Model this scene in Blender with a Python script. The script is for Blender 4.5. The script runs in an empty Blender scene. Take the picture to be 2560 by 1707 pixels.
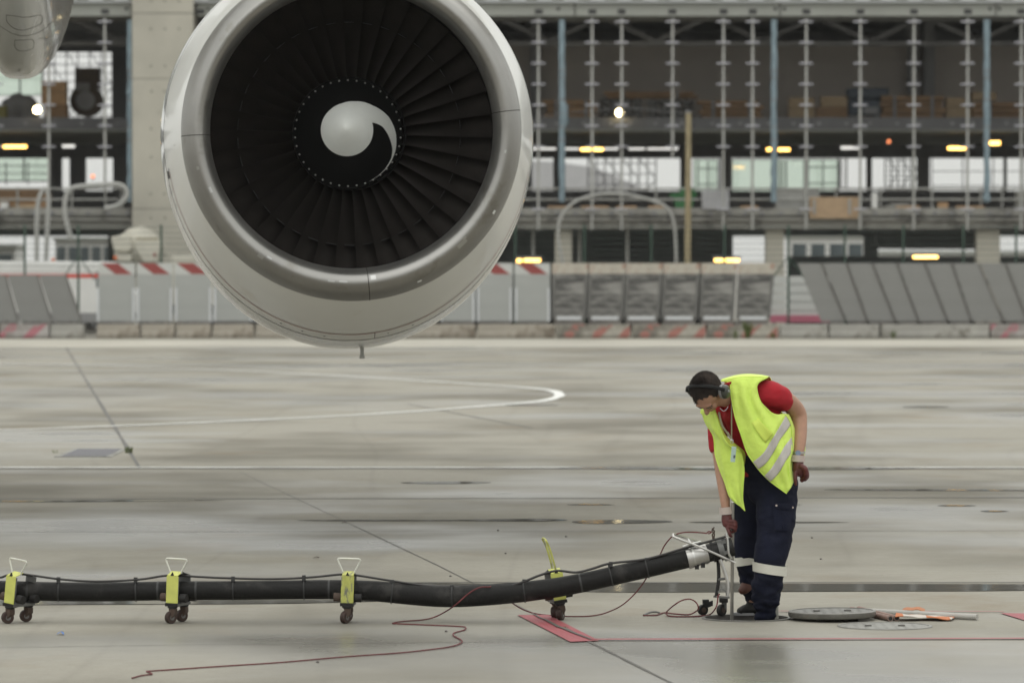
import bpy, bmesh, math, random
from mathutils import Vector, Matrix, noise as mnoise
random.seed(7)
C = bpy.context.scene
COL = C.collection
PI = math.pi
# ------------------------------------------------------------------ camera
F = 11700.0            # focal length in pixels of the 2560 wide photograph
CAMZ = 2.2
PITCH = math.atan((853.5 - 646.0) / F)
cam = bpy.data.cameras.new('camera'); camo = bpy.data.objects.new('camera', cam); COL.objects.link(camo)
camo.location = (0, 0, CAMZ); camo.rotation_euler = (PI/2 - PITCH, 0, 0)
cam.sensor_width = 36.0; cam.sensor_fit = 'HORIZONTAL'; cam.lens = 36.0 * F / 2560.0
cam.clip_start = 0.5; cam.clip_end = 12000
cam.dof.use_dof = True; cam.dof.focus_distance = 30.5; cam.dof.aperture_fstop = 4.1
C.camera = camo
# ------------------------------------------------------------------ world, sun, exposure
SUN_EL, SUN_AZ = math.radians(50), math.radians(200)
w = bpy.data.worlds.new('World'); C.world = w; w.use_nodes = True
nt = w.node_tree; nt.nodes.clear()
sky = nt.nodes.new('ShaderNodeTexSky'); sky.sky_type = 'NISHITA'; sky.sun_disc = False
sky.sun_elevation = SUN_EL; sky.sun_rotation = SUN_AZ; sky.dust_density = 4.0; sky.air_density = 1.0
hs = nt.nodes.new('ShaderNodeHueSaturation'); hs.inputs['Saturation'].default_value = 0.15
mx = nt.nodes.new('ShaderNodeMix'); mx.data_type = 'RGBA'; mx.inputs[0].default_value = 0.8
mx.inputs[7].default_value = (8.5, 8.6, 8.2, 1)         # even overcast cloud
bg = nt.nodes.new('ShaderNodeBackground'); bg.inputs['Strength'].default_value = 0.1
wo = nt.nodes.new('ShaderNodeOutputWorld')
nt.links.new(sky.outputs[0], hs.inputs['Color']); nt.links.new(hs.outputs[0], mx.inputs[6])
tcw = nt.nodes.new('ShaderNodeTexCoord'); sxw = nt.nodes.new('ShaderNodeSeparateXYZ')      # overcast: the zenith is brighter than the horizon
mrw = nt.nodes.new('ShaderNodeMapRange'); mrw.inputs['From Max'].default_value = 1.0; mrw.inputs['To Min'].default_value = 1.0; mrw.inputs['To Max'].default_value = 1.9
vmw = nt.nodes.new('ShaderNodeVectorMath'); vmw.operation = 'SCALE'
nt.links.new(tcw.outputs['Generated'], sxw.inputs[0]); nt.links.new(sxw.outputs['Z'], mrw.inputs['Value'])
nt.links.new(mx.outputs[2], vmw.inputs[0]); nt.links.new(mrw.outputs[0], vmw.inputs['Scale'])
nt.links.new(vmw.outputs[0], bg.inputs['Color']); nt.links.new(bg.outputs[0], wo.inputs['Surface'])
sun = bpy.data.lights.new('sun', 'SUN'); sun.energy = 0.5; sun.angle = math.radians(50); sun.color = (1, .97, .92)
suno = bpy.data.objects.new('sun', sun); COL.objects.link(suno)
suno.rotation_euler = (PI/2 - SUN_EL, 0, PI - SUN_AZ + PI)
suno.location = (0, 0, 60)
C.view_settings.view_transform = 'Standard'; C.view_settings.look = 'None'
C.view_settings.gamma = 1; C.view_settings.use_curve_mapping = False
C.view_settings.exposure = 0.0
C.cycles.use_denoising = True
C.cycles.max_bounces = 8
C.cycles.sample_clamp_indirect = 4.0
# ------------------------------------------------------------------ pixel -> place helpers
_fw = Vector((0, math.cos(PITCH), -math.sin(PITCH))); _up = Vector((0, math.sin(PITCH), math.cos(PITCH)))
def ray(px, py):
    return _fw + Vector((1, 0, 0)) * ((px - 1280) / F) + _up * (-(py - 853.5) / F)
def P(px, py, Y):
    d = ray(px, py); t = Y / d.y
    return Vector((0, 0, CAMZ)) + d * t
def G(px, py, z=0.0):
    d = ray(px, py); t = (z - CAMZ) / d.z
    return Vector((0, 0, CAMZ)) + d * t
# ------------------------------------------------------------------ materials
MATS = {}
def mat(name, col, rough=0.6, metal=0.0, var=0.12, scale=2.0, bump=0.0, bscale=60.0, stain=None, coat=0.0,
        emit=None, spec=0.5, tint2=None, sheen=0.0, stretch=None, sub=0.0):
    if name in MATS: return MATS[name]
    m = bpy.data.materials.new(name); m.use_nodes = True
    n = m.node_tree; b = n.nodes['Principled BSDF']; L = n.links.new
    b.inputs['Roughness'].default_value = rough; b.inputs['Metallic'].default_value = metal
    b.inputs['Coat Weight'].default_value = coat; b.inputs['Coat Roughness'].default_value = 0.08
    b.inputs['Specular IOR Level'].default_value = spec
    if sheen: b.inputs['Sheen Weight'].default_value = sheen
    if emit:
        b.inputs['Emission Color'].default_value = (*emit[0], 1); b.inputs['Emission Strength'].default_value = emit[1]
        b.inputs['Base Color'].default_value = (*col, 1)
        MATS[name] = m; return m
    tc = n.nodes.new('ShaderNodeTexCoord')
    mp = n.nodes.new('ShaderNodeMapping'); L(tc.outputs['Object'], mp.inputs['Vector'])
    if stretch: mp.inputs['Scale'].default_value = stretch
    nz = n.nodes.new('ShaderNodeTexNoise'); nz.inputs['Scale'].default_value = scale
    nz.inputs['Detail'].default_value = 6; nz.inputs['Roughness'].default_value = 0.6
    L(mp.outputs[0], nz.inputs['Vector'])
    rp = n.nodes.new('ShaderNodeValToRGB'); rp.color_ramp.elements[0].position = 0.3; rp.color_ramp.elements[1].position = 0.7
    lo = tint2 if tint2 else tuple(c * (1 - var) for c in col); hi = tuple(min(1, c * (1 + var)) for c in col)
    rp.color_ramp.elements[0].color = (*lo, 1); rp.color_ramp.elements[1].color = (*hi, 1)
    L(nz.outputs['Fac'], rp.inputs[0]); out = rp.outputs[0]
    if stain:
        sc, th, scol = stain
        n2 = n.nodes.new('ShaderNodeTexNoise'); n2.inputs['Scale'].default_value = sc; n2.inputs['Detail'].default_value = 8
        n2.inputs['Roughness'].default_value = 0.65
        L(mp.outputs[0], n2.inputs['Vector'])
        r2 = n.nodes.new('ShaderNodeValToRGB'); r2.color_ramp.elements[0].position = th; r2.color_ramp.elements[1].position = th + 0.12
        L(n2.outputs['Fac'], r2.inputs[0])
        mi = n.nodes.new('ShaderNodeMix'); mi.data_type = 'RGBA'; mi.inputs[7].default_value = (*scol, 1)
        L(r2.outputs[0], mi.inputs[0]); L(out, mi.inputs[6]); out = mi.outputs[2]
    L(out, b.inputs['Base Color'])
    rr = n.nodes.new('ShaderNodeMapRange'); rr.inputs['To Min'].default_value = max(0, rough - 0.1); rr.inputs['To Max'].default_value = min(1, rough + 0.1)
    L(nz.outputs['Fac'], rr.inputs['Value']); L(rr.outputs[0], b.inputs['Roughness'])
    if bump:
        nb = n.nodes.new('ShaderNodeTexNoise'); nb.inputs['Scale'].default_value = bscale; nb.inputs['Detail'].default_value = 4
        L(mp.outputs[0], nb.inputs['Vector'])
        bp = n.nodes.new('ShaderNodeBump'); bp.inputs['Strength'].default_value = bump; bp.inputs['Distance'].default_value = 0.01
        L(nb.outputs['Fac'], bp.inputs['Height']); L(bp.outputs[0], b.inputs['Normal'])
    MATS[name] = m; return m
def glass_mat(name, tint, gloss=0.12):
    m = bpy.data.materials.new(name); m.use_nodes = True; n = m.node_tree; n.nodes.clear()
    o = n.nodes.new('ShaderNodeOutputMaterial'); t = n.nodes.new('ShaderNodeBsdfTransparent'); t.inputs[0].default_value = (*tint, 1)
    g = n.nodes.new('ShaderNodeBsdfGlossy'); g.inputs['Roughness'].default_value = 0.03
    x = n.nodes.new('ShaderNodeMixShader'); x.inputs[0].default_value = gloss
    n.links.new(t.outputs[0], x.inputs[1]); n.links.new(g.outputs[0], x.inputs[2]); n.links.new(x.outputs[0], o.inputs[0])
    return m
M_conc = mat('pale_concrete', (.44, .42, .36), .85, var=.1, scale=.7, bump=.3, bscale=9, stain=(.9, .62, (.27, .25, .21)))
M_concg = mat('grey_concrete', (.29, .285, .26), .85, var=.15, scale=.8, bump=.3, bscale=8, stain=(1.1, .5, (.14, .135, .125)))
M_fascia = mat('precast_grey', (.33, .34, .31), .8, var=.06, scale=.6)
M_wallint = mat('blockwork', (.50, .455, .41), .9, var=.08, scale=.5)
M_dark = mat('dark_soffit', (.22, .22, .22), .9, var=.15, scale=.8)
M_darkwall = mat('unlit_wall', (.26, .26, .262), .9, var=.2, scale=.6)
M_beam = mat('steel_beam', (.22, .22, .225), .7, var=.2, scale=1.2)
M_rod = mat('galvanised', (.36, .36, .34), .5, metal=.3, var=.12, scale=2)
M_plate = mat('plate_pale', (.46, .46, .50), .5, metal=.1, var=.08)
M_wrap = mat('blue_wrap', (.22, .29, .33), .75, var=.25, scale=2.5, bump=.4, bscale=6)
M_glass = glass_mat('green_glass', (.86, .93, .87))
M_cabin = mat('cabin_white', (.68, .68, .66), .6, var=.05)
M_window = mat('window_dark', (.11, .13, .14), .15, var=.3, scale=2)
M_tan = mat('plywood', (.42, .27, .15), .8, var=.15, scale=3)
M_wood = mat('lumber', (.25, .16, .09), .85, var=.25, scale=2)
M_crate = mat('crate_tan', (.36, .27, .17), .85, var=.2, scale=2)
M_green = mat('green_paint', (.05, .19, .07), .6, var=.15)
M_fence = mat('fence_green', (.035, .07, .05), .6, var=.2)
M_wire = mat('fence_wire', (.06, .09, .075), .6, var=.1)
M_pole = mat('timber_pole', (.30, .25, .15), .8, var=.2, scale=3)
M_whose = mat('white_hose', (.38, .38, .36), .6, var=.08)
M_bag = mat('grey_bags', (.2, .2, .2), .9, var=.25, scale=3)
M_lampw = mat('lamp_warm', (1, .8, .4), emit=((1, .56, .13), 7))
M_lampb = mat('lamp_bulb', (1, .9, .6), emit=((1, .80, .42), 22))
M_lampc = mat('lamp_cool', (1, 1, 1), emit=((1, .98, .92), 1.0))
M_lampo = mat('lamp_orange', (1, .4, .2), emit=((1, .3, .12), 2))
M_housing = mat('lamp_housing', (.2, .2, .2), .6)
# ------------------------------------------------------------------ mesh builder
class MB:
    def __init__(s): s.v = []; s.f = []
    def add(s, vs, fs):
        o = len(s.v); s.v += [Vector(v) for v in vs]; s.f += [tuple(i + o for i in f) for f in fs]; return s
    def box(s, x0, y0, z0, x1, y1, z1):
        if x0 > x1: x0, x1 = x1, x0
        if y0 > y1: y0, y1 = y1, y0
        if z0 > z1: z0, z1 = z1, z0
        return s.add([(x0,y0,z0),(x1,y0,z0),(x1,y1,z0),(x0,y1,z0),(x0,y0,z1),(x1,y0,z1),(x1,y1,z1),(x0,y1,z1)],
                     [(0,3,2,1),(4,5,6,7),(0,1,5,4),(1,2,6,5),(2,3,7,6),(3,0,4,7)])
    def obox(s, c, hx, hy, hz):           # oriented box: half vectors
        c, hx, hy, hz = Vector(c), Vector(hx), Vector(hy), Vector(hz)
        vs = [c-hx-hy-hz, c+hx-hy-hz, c+hx+hy-hz, c-hx+hy-hz, c-hx-hy+hz, c+hx-hy+hz, c+hx+hy+hz, c-hx+hy+hz]
        fs = [(0,3,2,1),(4,5,6,7),(0,1,5,4),(1,2,6,5),(2,3,7,6),(3,0,4,7)]
        if hx.cross(hy).dot(hz) < 0: fs = [f[::-1] for f in fs]
        return s.add(vs, fs)
    def bar(s, a, b, wx, wz, ref=(0,0,1)):
        a, b = Vector(a), Vector(b); d = (b - a)
        u = d.cross(Vector(ref))
        if u.length < 1e-6: u = d.cross(Vector((0,1,0)))
        u.normalize(); v = u.cross(d).normalized()
        return s.obox((a+b)/2, d/2, u*wx/2, v*wz/2)
    def prism(s, poly, off):              # polygon (3D points) extruded by a vector
        n = len(poly); off = Vector(off); vs = [Vector(p) for p in poly] + [Vector(p) + off for p in poly]
        nrm = Vector((0,0,0))
        for i in range(1, n-1): nrm += (vs[i]-vs[0]).cross(vs[i+1]-vs[0])
        fs = [tuple(range(n)), tuple(range(2*n-1, n-1, -1))] + [(i, i+n, (i+1)%n+n, (i+1)%n) for i in range(n)]
        if nrm.dot(off) > 0: fs = [f[::-1] for f in fs]
        return s.add(vs, fs)
    def tube(s, pts, r, n=8, cap=True, closed=False):
        pts = [Vector(p) for p in pts]; N = len(pts)
        rs = r if isinstance(r, (list, tuple)) else [r]*N
        t0 = (pts[1]-pts[0]).normalized(); ref = Vector((0,0,1)) if abs(t0.z) < .9 else Vector((0,1,0))
        u = t0.cross(ref).normalized(); vs = []
        for i, p in enumerate(pts):
            if closed: t = (pts[(i+1)%N]-pts[i-1]).normalized()
            else: t = (pts[min(i+1,N-1)]-pts[max(i-1,0)])
            t = t.normalized() if t.length > 1e-9 else t0
            u = (u - t*u.dot(t));
            if u.length < 1e-6: u = t.cross(Vector((1,0,0)))
            u.normalize(); v = t.cross(u)
            for k in range(n):
                a = 2*PI*k/n; vs.append(p + (u*math.cos(a) + v*math.sin(a))*rs[i])
        fs = []
        for i in range(N if closed else N-1):
            j = (i+1) % N
            for k in range(n): fs.append((i*n+k, i*n+(k+1)%n, j*n+(k+1)%n, j*n+k))
        if cap and not closed: fs += [tuple(range(n-1,-1,-1)), tuple((N-1)*n+k for k in range(n))]
        return s.add(vs, fs)
    def rings(s, rings, cap=True, closed=True):     # list of rings (equal point counts)
        n = len(rings[0]); vs = [p for r in rings for p in r]; fs = []
        for i in range(len(rings)-1):
            for k in range(n if closed else n-1): fs.append((i*n+k, i*n+(k+1)%n, (i+1)*n+(k+1)%n, (i+1)*n+k))
        if cap and closed: fs += [tuple(range(n-1,-1,-1)), tuple((len(rings)-1)*n+k for k in range(n))]
        return s.add(vs, fs)
    def ell(s, c, a, b, d, nu=16, nv=10):           # ellipsoid from three half axes
        c, a, b, d = Vector(c), Vector(a), Vector(b), Vector(d)
        if a.cross(b).dot(d) < 0: b = -b
        vs = [c - d]; fs = []
        for j in range(1, nv):
            ph = -PI/2 + PI*j/nv
            for k in range(nu):
                th = 2*PI*k/nu; vs.append(c + (a*math.cos(th)+b*math.sin(th))*math.cos(ph) + d*math.sin(ph))
        vs.append(c + d); T = len(vs)-1
        for k in range(nu):
            fs.append((0, 1+(k+1)%nu, 1+k)); fs.append((T, 1+(nv-2)*nu+k, 1+(nv-2)*nu+(k+1)%nu))
        for j in range(nv-2):
            for k in range(nu): fs.append((1+j*nu+k, 1+j*nu+(k+1)%nu, 1+(j+1)*nu+(k+1)%nu, 1+(j+1)*nu+k))
        return s.add(vs, fs)
    def sheet(s, grid, th):                         # grid of points -> thin solid
        R, K = len(grid), len(grid[0]); nr = [[None]*K for _ in range(R)]
        for i in range(R):
            for k in range(K):
                a = grid[min(i+1,R-1)][k]-grid[max(i-1,0)][k]; b = grid[i][min(k+1,K-1)]-grid[i][max(k-1,0)]
                c = a.cross(b); nr[i][k] = c.normalized() if c.length > 1e-12 else Vector((0,-1,0))
        A = [grid[i][k]+nr[i][k]*th/2 for i in range(R) for k in range(K)]; B = [grid[i][k]-nr[i][k]*th/2 for i in range(R) for k in range(K)]
        fs = []; o = R*K
        for i in range(R-1):
            for k in range(K-1):
                q = (i*K+k, (i+1)*K+k, (i+1)*K+k+1, i*K+k+1); fs.append(q); fs.append(tuple(x+o for x in q[::-1]))
        edge = [k for k in range(K)] + [i*K+K-1 for i in range(1,R)] + [(R-1)*K+k for k in range(K-2,-1,-1)] + [i*K for i in range(R-2,0,-1)]
        for a, b in zip(edge, edge[1:]+edge[:1]): fs.append((a, b, b+o, a+o))
        return s.add(A+B, fs)
ORG = {}
def mesh_of(name, mb, m, org, smooth, sharp):
    me = bpy.data.meshes.new(name); me.from_pydata([v - org for v in mb.v], [], mb.f); me.validate()
    if m: me.materials.append(m)
    if smooth:
        me.polygons.foreach_set('use_smooth', [True]*len(me.polygons))
        if sharp: me.set_sharp_from_angle(angle=math.radians(sharp))
    return me
def part(name, mb, m, parent, smooth=True, sharp=35, label=None, kind=None, bevel=0):
    org = ORG.get(parent.name, Vector((0,0,0))) if parent else Vector((0,0,0))
    o = bpy.data.objects.new(name, mesh_of(name, mb, m, org, smooth, sharp)); COL.objects.link(o)
    o.parent = parent; ORG[o.name] = org
    if label: o['label'] = label
    if kind: o['kind'] = kind
    if bevel:
        b = o.modifiers.new('bevel', 'BEVEL'); b.width = bevel; b.segments = 2; b.limit_method = 'ANGLE'
    return o
def tag(o, label, cat, group=None, kind=None):
    o['label'] = label; o['category'] = cat
    if group: o['group'] = group
    if kind: o['kind'] = kind
    return o
def thing(name, label, cat, loc=(0,0,0), group=None):
    o = bpy.data.objects.new(name, None); COL.objects.link(o); o.location = loc; o.empty_display_size = .1
    ORG[o.name] = Vector(loc); return tag(o, label, cat, group)
def single(name, mb, m, label, cat, group=None, smooth=True, sharp=35, bevel=0):
    xs = [v.x for v in mb.v]; ys = [v.y for v in mb.v]; zs = [v.z for v in mb.v]
    org = Vector(((min(xs)+max(xs))/2, (min(ys)+max(ys))/2, min(zs)))
    o = bpy.data.objects.new(name, mesh_of(name, mb, m, org, smooth, sharp)); COL.objects.link(o); o.location = org
    ORG[o.name] = org
    if bevel:
        b = o.modifiers.new('bevel', 'BEVEL'); b.width = bevel; b.segments = 2; b.limit_method = 'ANGLE'
    return tag(o, label, cat, group)
def struct(name, mb, m, parent=None, smooth=False):
    o = bpy.data.objects.new(name, mesh_of(name, mb, m, Vector((0,0,0)), smooth, 35)); COL.objects.link(o)
    if parent: o.parent = parent
    else: o['kind'] = 'structure'
    ORG[o.name] = Vector((0,0,0)); return o
def inst(src, parent, loc=(0,0,0), rot=(0,0,0), name=None):     # a copy of a part under a parent, shared mesh
    c = src.copy(); COL.objects.link(c); c.parent = parent; c.location = loc; c.rotation_euler = rot; return c
def dup(root, loc, rot=(0,0,0), label=None, group=None):
    r = root.copy(); COL.objects.link(r); r.location = loc; r.rotation_euler = rot
    if label: r['label'] = label
    if group: r['group'] = group
    for ch in list(root.children):
        c = ch.copy(); COL.objects.link(c); c.parent = r
        for g in ch.children:
            d = g.copy(); COL.objects.link(d); d.parent = c
    return r
def spline(pts, k=8, closed=False):
    pts = [Vector(p) for p in pts]; n = len(pts); out = []
    for i in range(n if closed else n-1):
        if closed: a, b, c, d = pts[i-1], pts[i], pts[(i+1)%n], pts[(i+2)%n]
        else: a, b, c, d = pts[max(i-1,0)], pts[i], pts[i+1], pts[min(i+2,n-1)]
        for j in range(k):
            t = j/k; out.append(.5*((2*b)+(c-a)*t+(2*a-5*b+4*c-d)*t*t+(3*b-a-3*c+d)*t**3))
    if not closed: out.append(pts[-1])
    return out
def pxbox(mb, x0, y0, x1, y1, Y, dep, zmin=None):          # box whose near face fills a pixel rectangle at distance Y
    a = P(x0, y1, Y); b = P(x1, y0, Y)
    return mb.box(a.x, Y, a.z if zmin is None else zmin, b.x, Y+dep, b.z)
def X(px, Y): return (px-1280)/F*Y
def Z(py, Y): return P(1280, py, Y).z
# ================================================================== GROUND
def apron_material():
    m = bpy.data.materials.new('wet_concrete'); m.use_nodes = True; n = m.node_tree; L = n.links.new
    b = n.nodes['Principled BSDF']
    tc = n.nodes.new('ShaderNodeTexCoord')
    def noise(sx, sy, sc, det=5, rough=.55, off=(0,0,0)):
        mp = n.nodes.new('ShaderNodeMapping'); mp.inputs['Scale'].default_value = (sx, sy, 1); mp.inputs['Location'].default_value = off
        L(tc.outputs['Object'], mp.inputs['Vector'])
        t = n.nodes.new('ShaderNodeTexNoise'); t.inputs['Scale'].default_value = sc; t.inputs['Detail'].default_value = det; t.inputs['Roughness'].default_value = rough
        L(mp.outputs[0], t.inputs['Vector']); return t.outputs['Fac']
    def ramp(f, a, c, ca=(0,0,0,1), cb=(1,1,1,1)):
        r = n.nodes.new('ShaderNodeValToRGB'); r.color_ramp.elements[0].position = a; r.color_ramp.elements[1].position = c
        r.color_ramp.elements[0].color = ca; r.color_ramp.elements[1].color = cb; L(f, r.inputs[0]); return r.outputs[0]
    def math_(op, a, bb):
        q = n.nodes.new('ShaderNodeMath'); q.operation = op
        for i, v in ((0, a), (1, bb)):
            if isinstance(v, (int, float)): q.inputs[i].default_value = v
            else: L(v, q.inputs[i])
        return q.outputs[0]
    def mixc(f, a, c):
        q = n.nodes.new('ShaderNodeMix'); q.data_type = 'RGBA'
        for s, v in ((0, f), (6, a), (7, c)):
            if isinstance(v, tuple): q.inputs[s].default_value = v
            else: L(v, q.inputs[s])
        return q.outputs[2]
    big = noise(.8, .42, .30, 4, .5); sml = noise(.55, .6, .9, 3, .5, (40, 3, 0)); band = noise(.10, .42, .5, 3, .45, (3, 7, 0))
    def mixf(*ws):
        o = None
        for f, w_ in ws: q = math_('MULTIPLY', f, w_); o = q if o is None else math_('ADD', o, q)
        return o
    damp_m = ramp(mixf((big, .5), (sml, .3), (band, .2)), .45, .575)            # damp, dark brown
    film_m = ramp(mixf((band, .55), (noise(.5, .42, .6, 4, .5, (17, 31, 0)), .45)), .47, .60)   # thin film of water, mirrors the sky
    fine = noise(1, 1, 9, 8, .65); mid = noise(.5, 1, 1.7, 6, .6, (11, 2, 0))
    dry = mixc(fine, (.245, .230, .194, 1), (.350, .331, .282, 1))
    damp = mixc(mid, (.135, .124, .098, 1), (.205, .190, .154, 1))
    col = mixc(math_('MULTIPLY', damp_m, .97), dry, damp)
    col = mixc(math_('MULTIPLY', film_m, .6), col, (.15, .147, .135, 1))
    speck = ramp(noise(1, 1, 38, 3, .7, (5, 5, 0)), .58, .70)
    col = mixc(math_('MULTIPLY', speck, .45), col, (.09, .082, .068, 1))
    stain = ramp(noise(.8, .6, .8, 6, .6, (21, 9, 0)), .56, .70)
    col = mixc(math_('MULTIPLY', stain, .35), col, (.20, .145, .085, 1))
    tyre = ramp(math_('ABSOLUTE', math_('SUBTRACT', noise(.9, .06, .5, 2, .4, (2, 50, 0)), .5), 0), .0, .012, (1,1,1,1), (0,0,0,1))
    col = mixc(math_('MULTIPLY', tyre, math_('MULTIPLY', mid, .22)), col, (.09, .083, .07, 1))
    L(col, b.inputs['Base Color'])
    rg = n.nodes.new('ShaderNodeMapRange'); rg.inputs['To Min'].default_value = .72; rg.inputs['To Max'].default_value = .25
    L(film_m, rg.inputs['Value'])
    L(math_('ADD', rg.outputs[0], math_('MULTIPLY', math_('SUBTRACT', mid, .5), .22)), b.inputs['Roughness'])
    sp_ = n.nodes.new('ShaderNodeMapRange'); sp_.inputs['To Min'].default_value = .14; sp_.inputs['To Max'].default_value = .95
    L(film_m, sp_.inputs['Value']); L(sp_.outputs[0], b.inputs['Specular IOR Level'])
    b.inputs['IOR'].default_value = 1.45
    wet = film_m
    bp = n.nodes.new('ShaderNodeBump'); bp.inputs['Distance'].default_value = .004
    L(math_('SUBTRACT', .5, math_('MULTIPLY', wet, .46)), bp.inputs['Strength'])
    L(noise(1, 1, 28, 5, .6), bp.inputs['Height']); L(bp.outputs[0], b.inputs['Normal'])
    return m
M_apron = apron_material()
def water_material():
    m = bpy.data.materials.new('standing_water'); m.use_nodes = True; n = m.node_tree; L = n.links.new
    b = n.nodes['Principled BSDF']; b.inputs['Base Color'].default_value = (.13, .125, .108, 1)
    b.inputs['Roughness'].default_value = .07; b.inputs['IOR'].default_value = 1.36
    tc = n.nodes.new('ShaderNodeTexCoord'); t = n.nodes.new('ShaderNodeTexNoise'); t.inputs['Scale'].default_value = 2.2
    L(tc.outputs['Object'], t.inputs['Vector'])
    bp = n.nodes.new('ShaderNodeBump'); bp.inputs['Strength'].default_value = .05; bp.inputs['Distance'].default_value = .01
    L(t.outputs['Fac'], bp.inputs['Height']); L(bp.outputs[0], b.inputs['Normal'])
    return m
M_water = water_material()
M_joint = mat('joint_sealant', (.075, .069, .06), .6, var=.3, scale=6)
M_paintw = mat('white_paint', (.74, .74, .71), .5, var=.1, scale=3, stain=(5, .62, (.5, .49, .45)))
M_paintr = mat('red_paint', (.29, .055, .068), .55, var=.12, scale=6, stain=(9, .64, (.33, .2, .17)))
M_pit = mat('pit_concrete', (.14, .13, .12), .9, var=.3, scale=6)
M_iron = mat('cast_iron', (.145, .14, .125), .38, metal=.25, var=.25, scale=9, bump=.15, bscale=60, stain=(14, .6, (.13, .105, .08)))
# manhole: an elliptical-looking but truly round opening of radius HR
HC = G(1866, 1545.5); HR = .255
g = MB(); N = 64
S = 1.0; sq = []
for k in range(N):
    a = 2*PI*k/N; c, s_ = math.cos(a), math.sin(a); q = S/max(abs(c), abs(s_)); sq.append((HC.x+c*q, HC.y+s_*q, 0))
circ = [(HC.x+HR*math.cos(2*PI*k/N), HC.y+HR*math.sin(2*PI*k/N), 0) for k in range(N)]
g.add(sq+circ, [(k, (k+1) % N, N+(k+1) % N, N+k) for k in range(N)])
xs = [-1500, HC.x-S, HC.x+S, 1500]; ys = [-300, HC.y-S, HC.y+S, 2500]
for i in range(3):
    for j in range(3):
        if i == j == 1: continue
        g.add([(xs[i],ys[j],0),(xs[i+1],ys[j],0),(xs[i+1],ys[j+1],0),(xs[i],ys[j+1],0)], [(0,1,2,3)])
apron = struct('apron_ground', g, M_apron)
def strip(pts, wd, z, wander=0.0):        # flat ribbon on the ground along points
    pts = [Vector((p.x, p.y, 0)) for p in pts]; mb = MB(); A = []; B = []
    for i, p in enumerate(pts):
        t = (pts[min(i+1, len(pts)-1)] - pts[max(i-1, 0)]).normalized(); nn = Vector((-t.y, t.x, 0))
        ww = (wd[i] if isinstance(wd, list) else wd) * (1 + random.uniform(-wander, wander))
        A.append(p + nn*ww/2 + Vector((0,0,z))); B.append(p - nn*ww/2 + Vector((0,0,z)))
    n = len(pts); mb.add(B + A, [(i, i+1, n+i+1, n+i) for i in range(n-1)]); return mb
def seg(a, b, k): return [a.lerp(b, i/k) for i in range(k+1)]
# slab joints: cut lines filled with sealant, parts of the apron
for a, b, wd in [((163,865),(348,1168),.045), ((600,1180),(887,1315),.007), ((887,1315),(1092,1412),.010), ((1092,1412),(1342,1538),.012), ((1342,1538),(1700,1718),.019),
                 ((-120,1620),(520,1611),.011), ((520,1611),(1470,1602),.009), ((-300,1172),(2900,1172),.10), ((-300,1248),(2900,1243),.07),
                 ((-300,1330),(2900,1326),.02), ((-300,1456),(2900,1456),.05), ((1020,1010),(1330,1070),.04)]:
    struct('slab_joint', strip(seg(G(*a), G(*b), 24), wd, .003, .35), M_joint, apron)
# light paint beside the far cross joint and the looping taxi line
struct('painted_line', strip(seg(G(-300,1168.6), G(2900,1168.6), 40), .16, .005, .3), M_paintw)
loop = [(-200,1081),(272,1066),(730,1046),(1000,1031),(1230,1014),(1350,1003),(1395,992),(1396,984),(1375,976),(1290,967),(1150,958),(900,943),(600,927),(250,914),(-200,903)]
struct('painted_curve', strip(spline([G(*p) for p in loop], 10), .17, .007, .2), M_paintw)
ps = MB(); ps.add([G(-400,868,.004), G(2960,866,.004), G(2960,849,.004), G(-400,849,.004)], [(0,1,2,3)])
struct('pale_verge_strip', ps, mat('dry_pale_concrete', (.40,.38,.325), .8, var=.15, scale=.25, stain=(.35,.55,(.29,.27,.225))))
# red hydrant frame
r = MB(); q = [G(*p, .006) for p in [(1426,1603),(1497,1600),(1372,1536),(1293,1536)]]; r.add(q, [(0,1,2,3)])
q = [G(*p, .006) for p in [(2560,1549),(2700,1580),(2700,1534),(2500,1531)]]; r.add(q, [(0,1,2,3)])
struct('red_corner_marking', r, M_paintr)
struct('red_line_marking', strip(seg(G(1480,1600), G(2800,1597), 30), .072, .008, .08), M_paintr)
struct('thin_red_line_marking', strip(seg(G(1880,1529), G(2510,1530.5), 24), .03, .008, .2), M_paintr)
# cracks crossing the red corner
struct('slab_crack', strip([G(*p) for p in [(1330,1536),(1352,1548),(1366,1553),(1395,1569),(1412,1574),(1440,1587),(1478,1601)]], [.012,.02,.03,.026,.034,.024,.02], .011, .3), M_joint)
def puddle(pts, z=.004):
    p = spline([G(*q) for q in pts], 6, True); mb = MB(); mb.add([(v.x, v.y, z) for v in p], [tuple(range(len(p)))])
    return struct('puddle', mb, M_water)
puddle([(1210,1461),(1500,1457),(1900,1459),(2300,1460),(2700,1462),(2760,1470),(2500,1477),(2150,1478),(1800,1480),(1500,1480),(1300,1474),(1180,1468)])
puddle([(-200,1456),(300,1459),(800,1457),(1150,1459),(1240,1463),(1100,1468),(600,1468),(100,1470),(-220,1466)])
puddle([(740,1301),(900,1299.4),(1100,1300),(1330,1297),(1420,1300),(1330,1303),(1100,1302),(900,1302.5)])
puddle([(1430,1304),(1500,1300),(1600,1300),(1680,1303),(1640,1307),(1480,1309)])
puddle([(1720,1306),(1850,1303.6),(2050,1305),(2120,1306),(1900,1307.5)])
puddle([(-120,1254),(60,1252.6),(350,1250),(560,1250.5),(420,1252),(150,1255)])
puddle([(1390,1170),(1600,1167),(1800,1170),(2050,1168),(2300,1171),(2000,1175),(1600,1174)], .006)
puddle([(2060,1224),(2300,1223),(2640,1226),(2500,1227),(2200,1226)])
puddle([(1000,1207),(1120,1204),(1230,1206),(1110,1210)])
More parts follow.
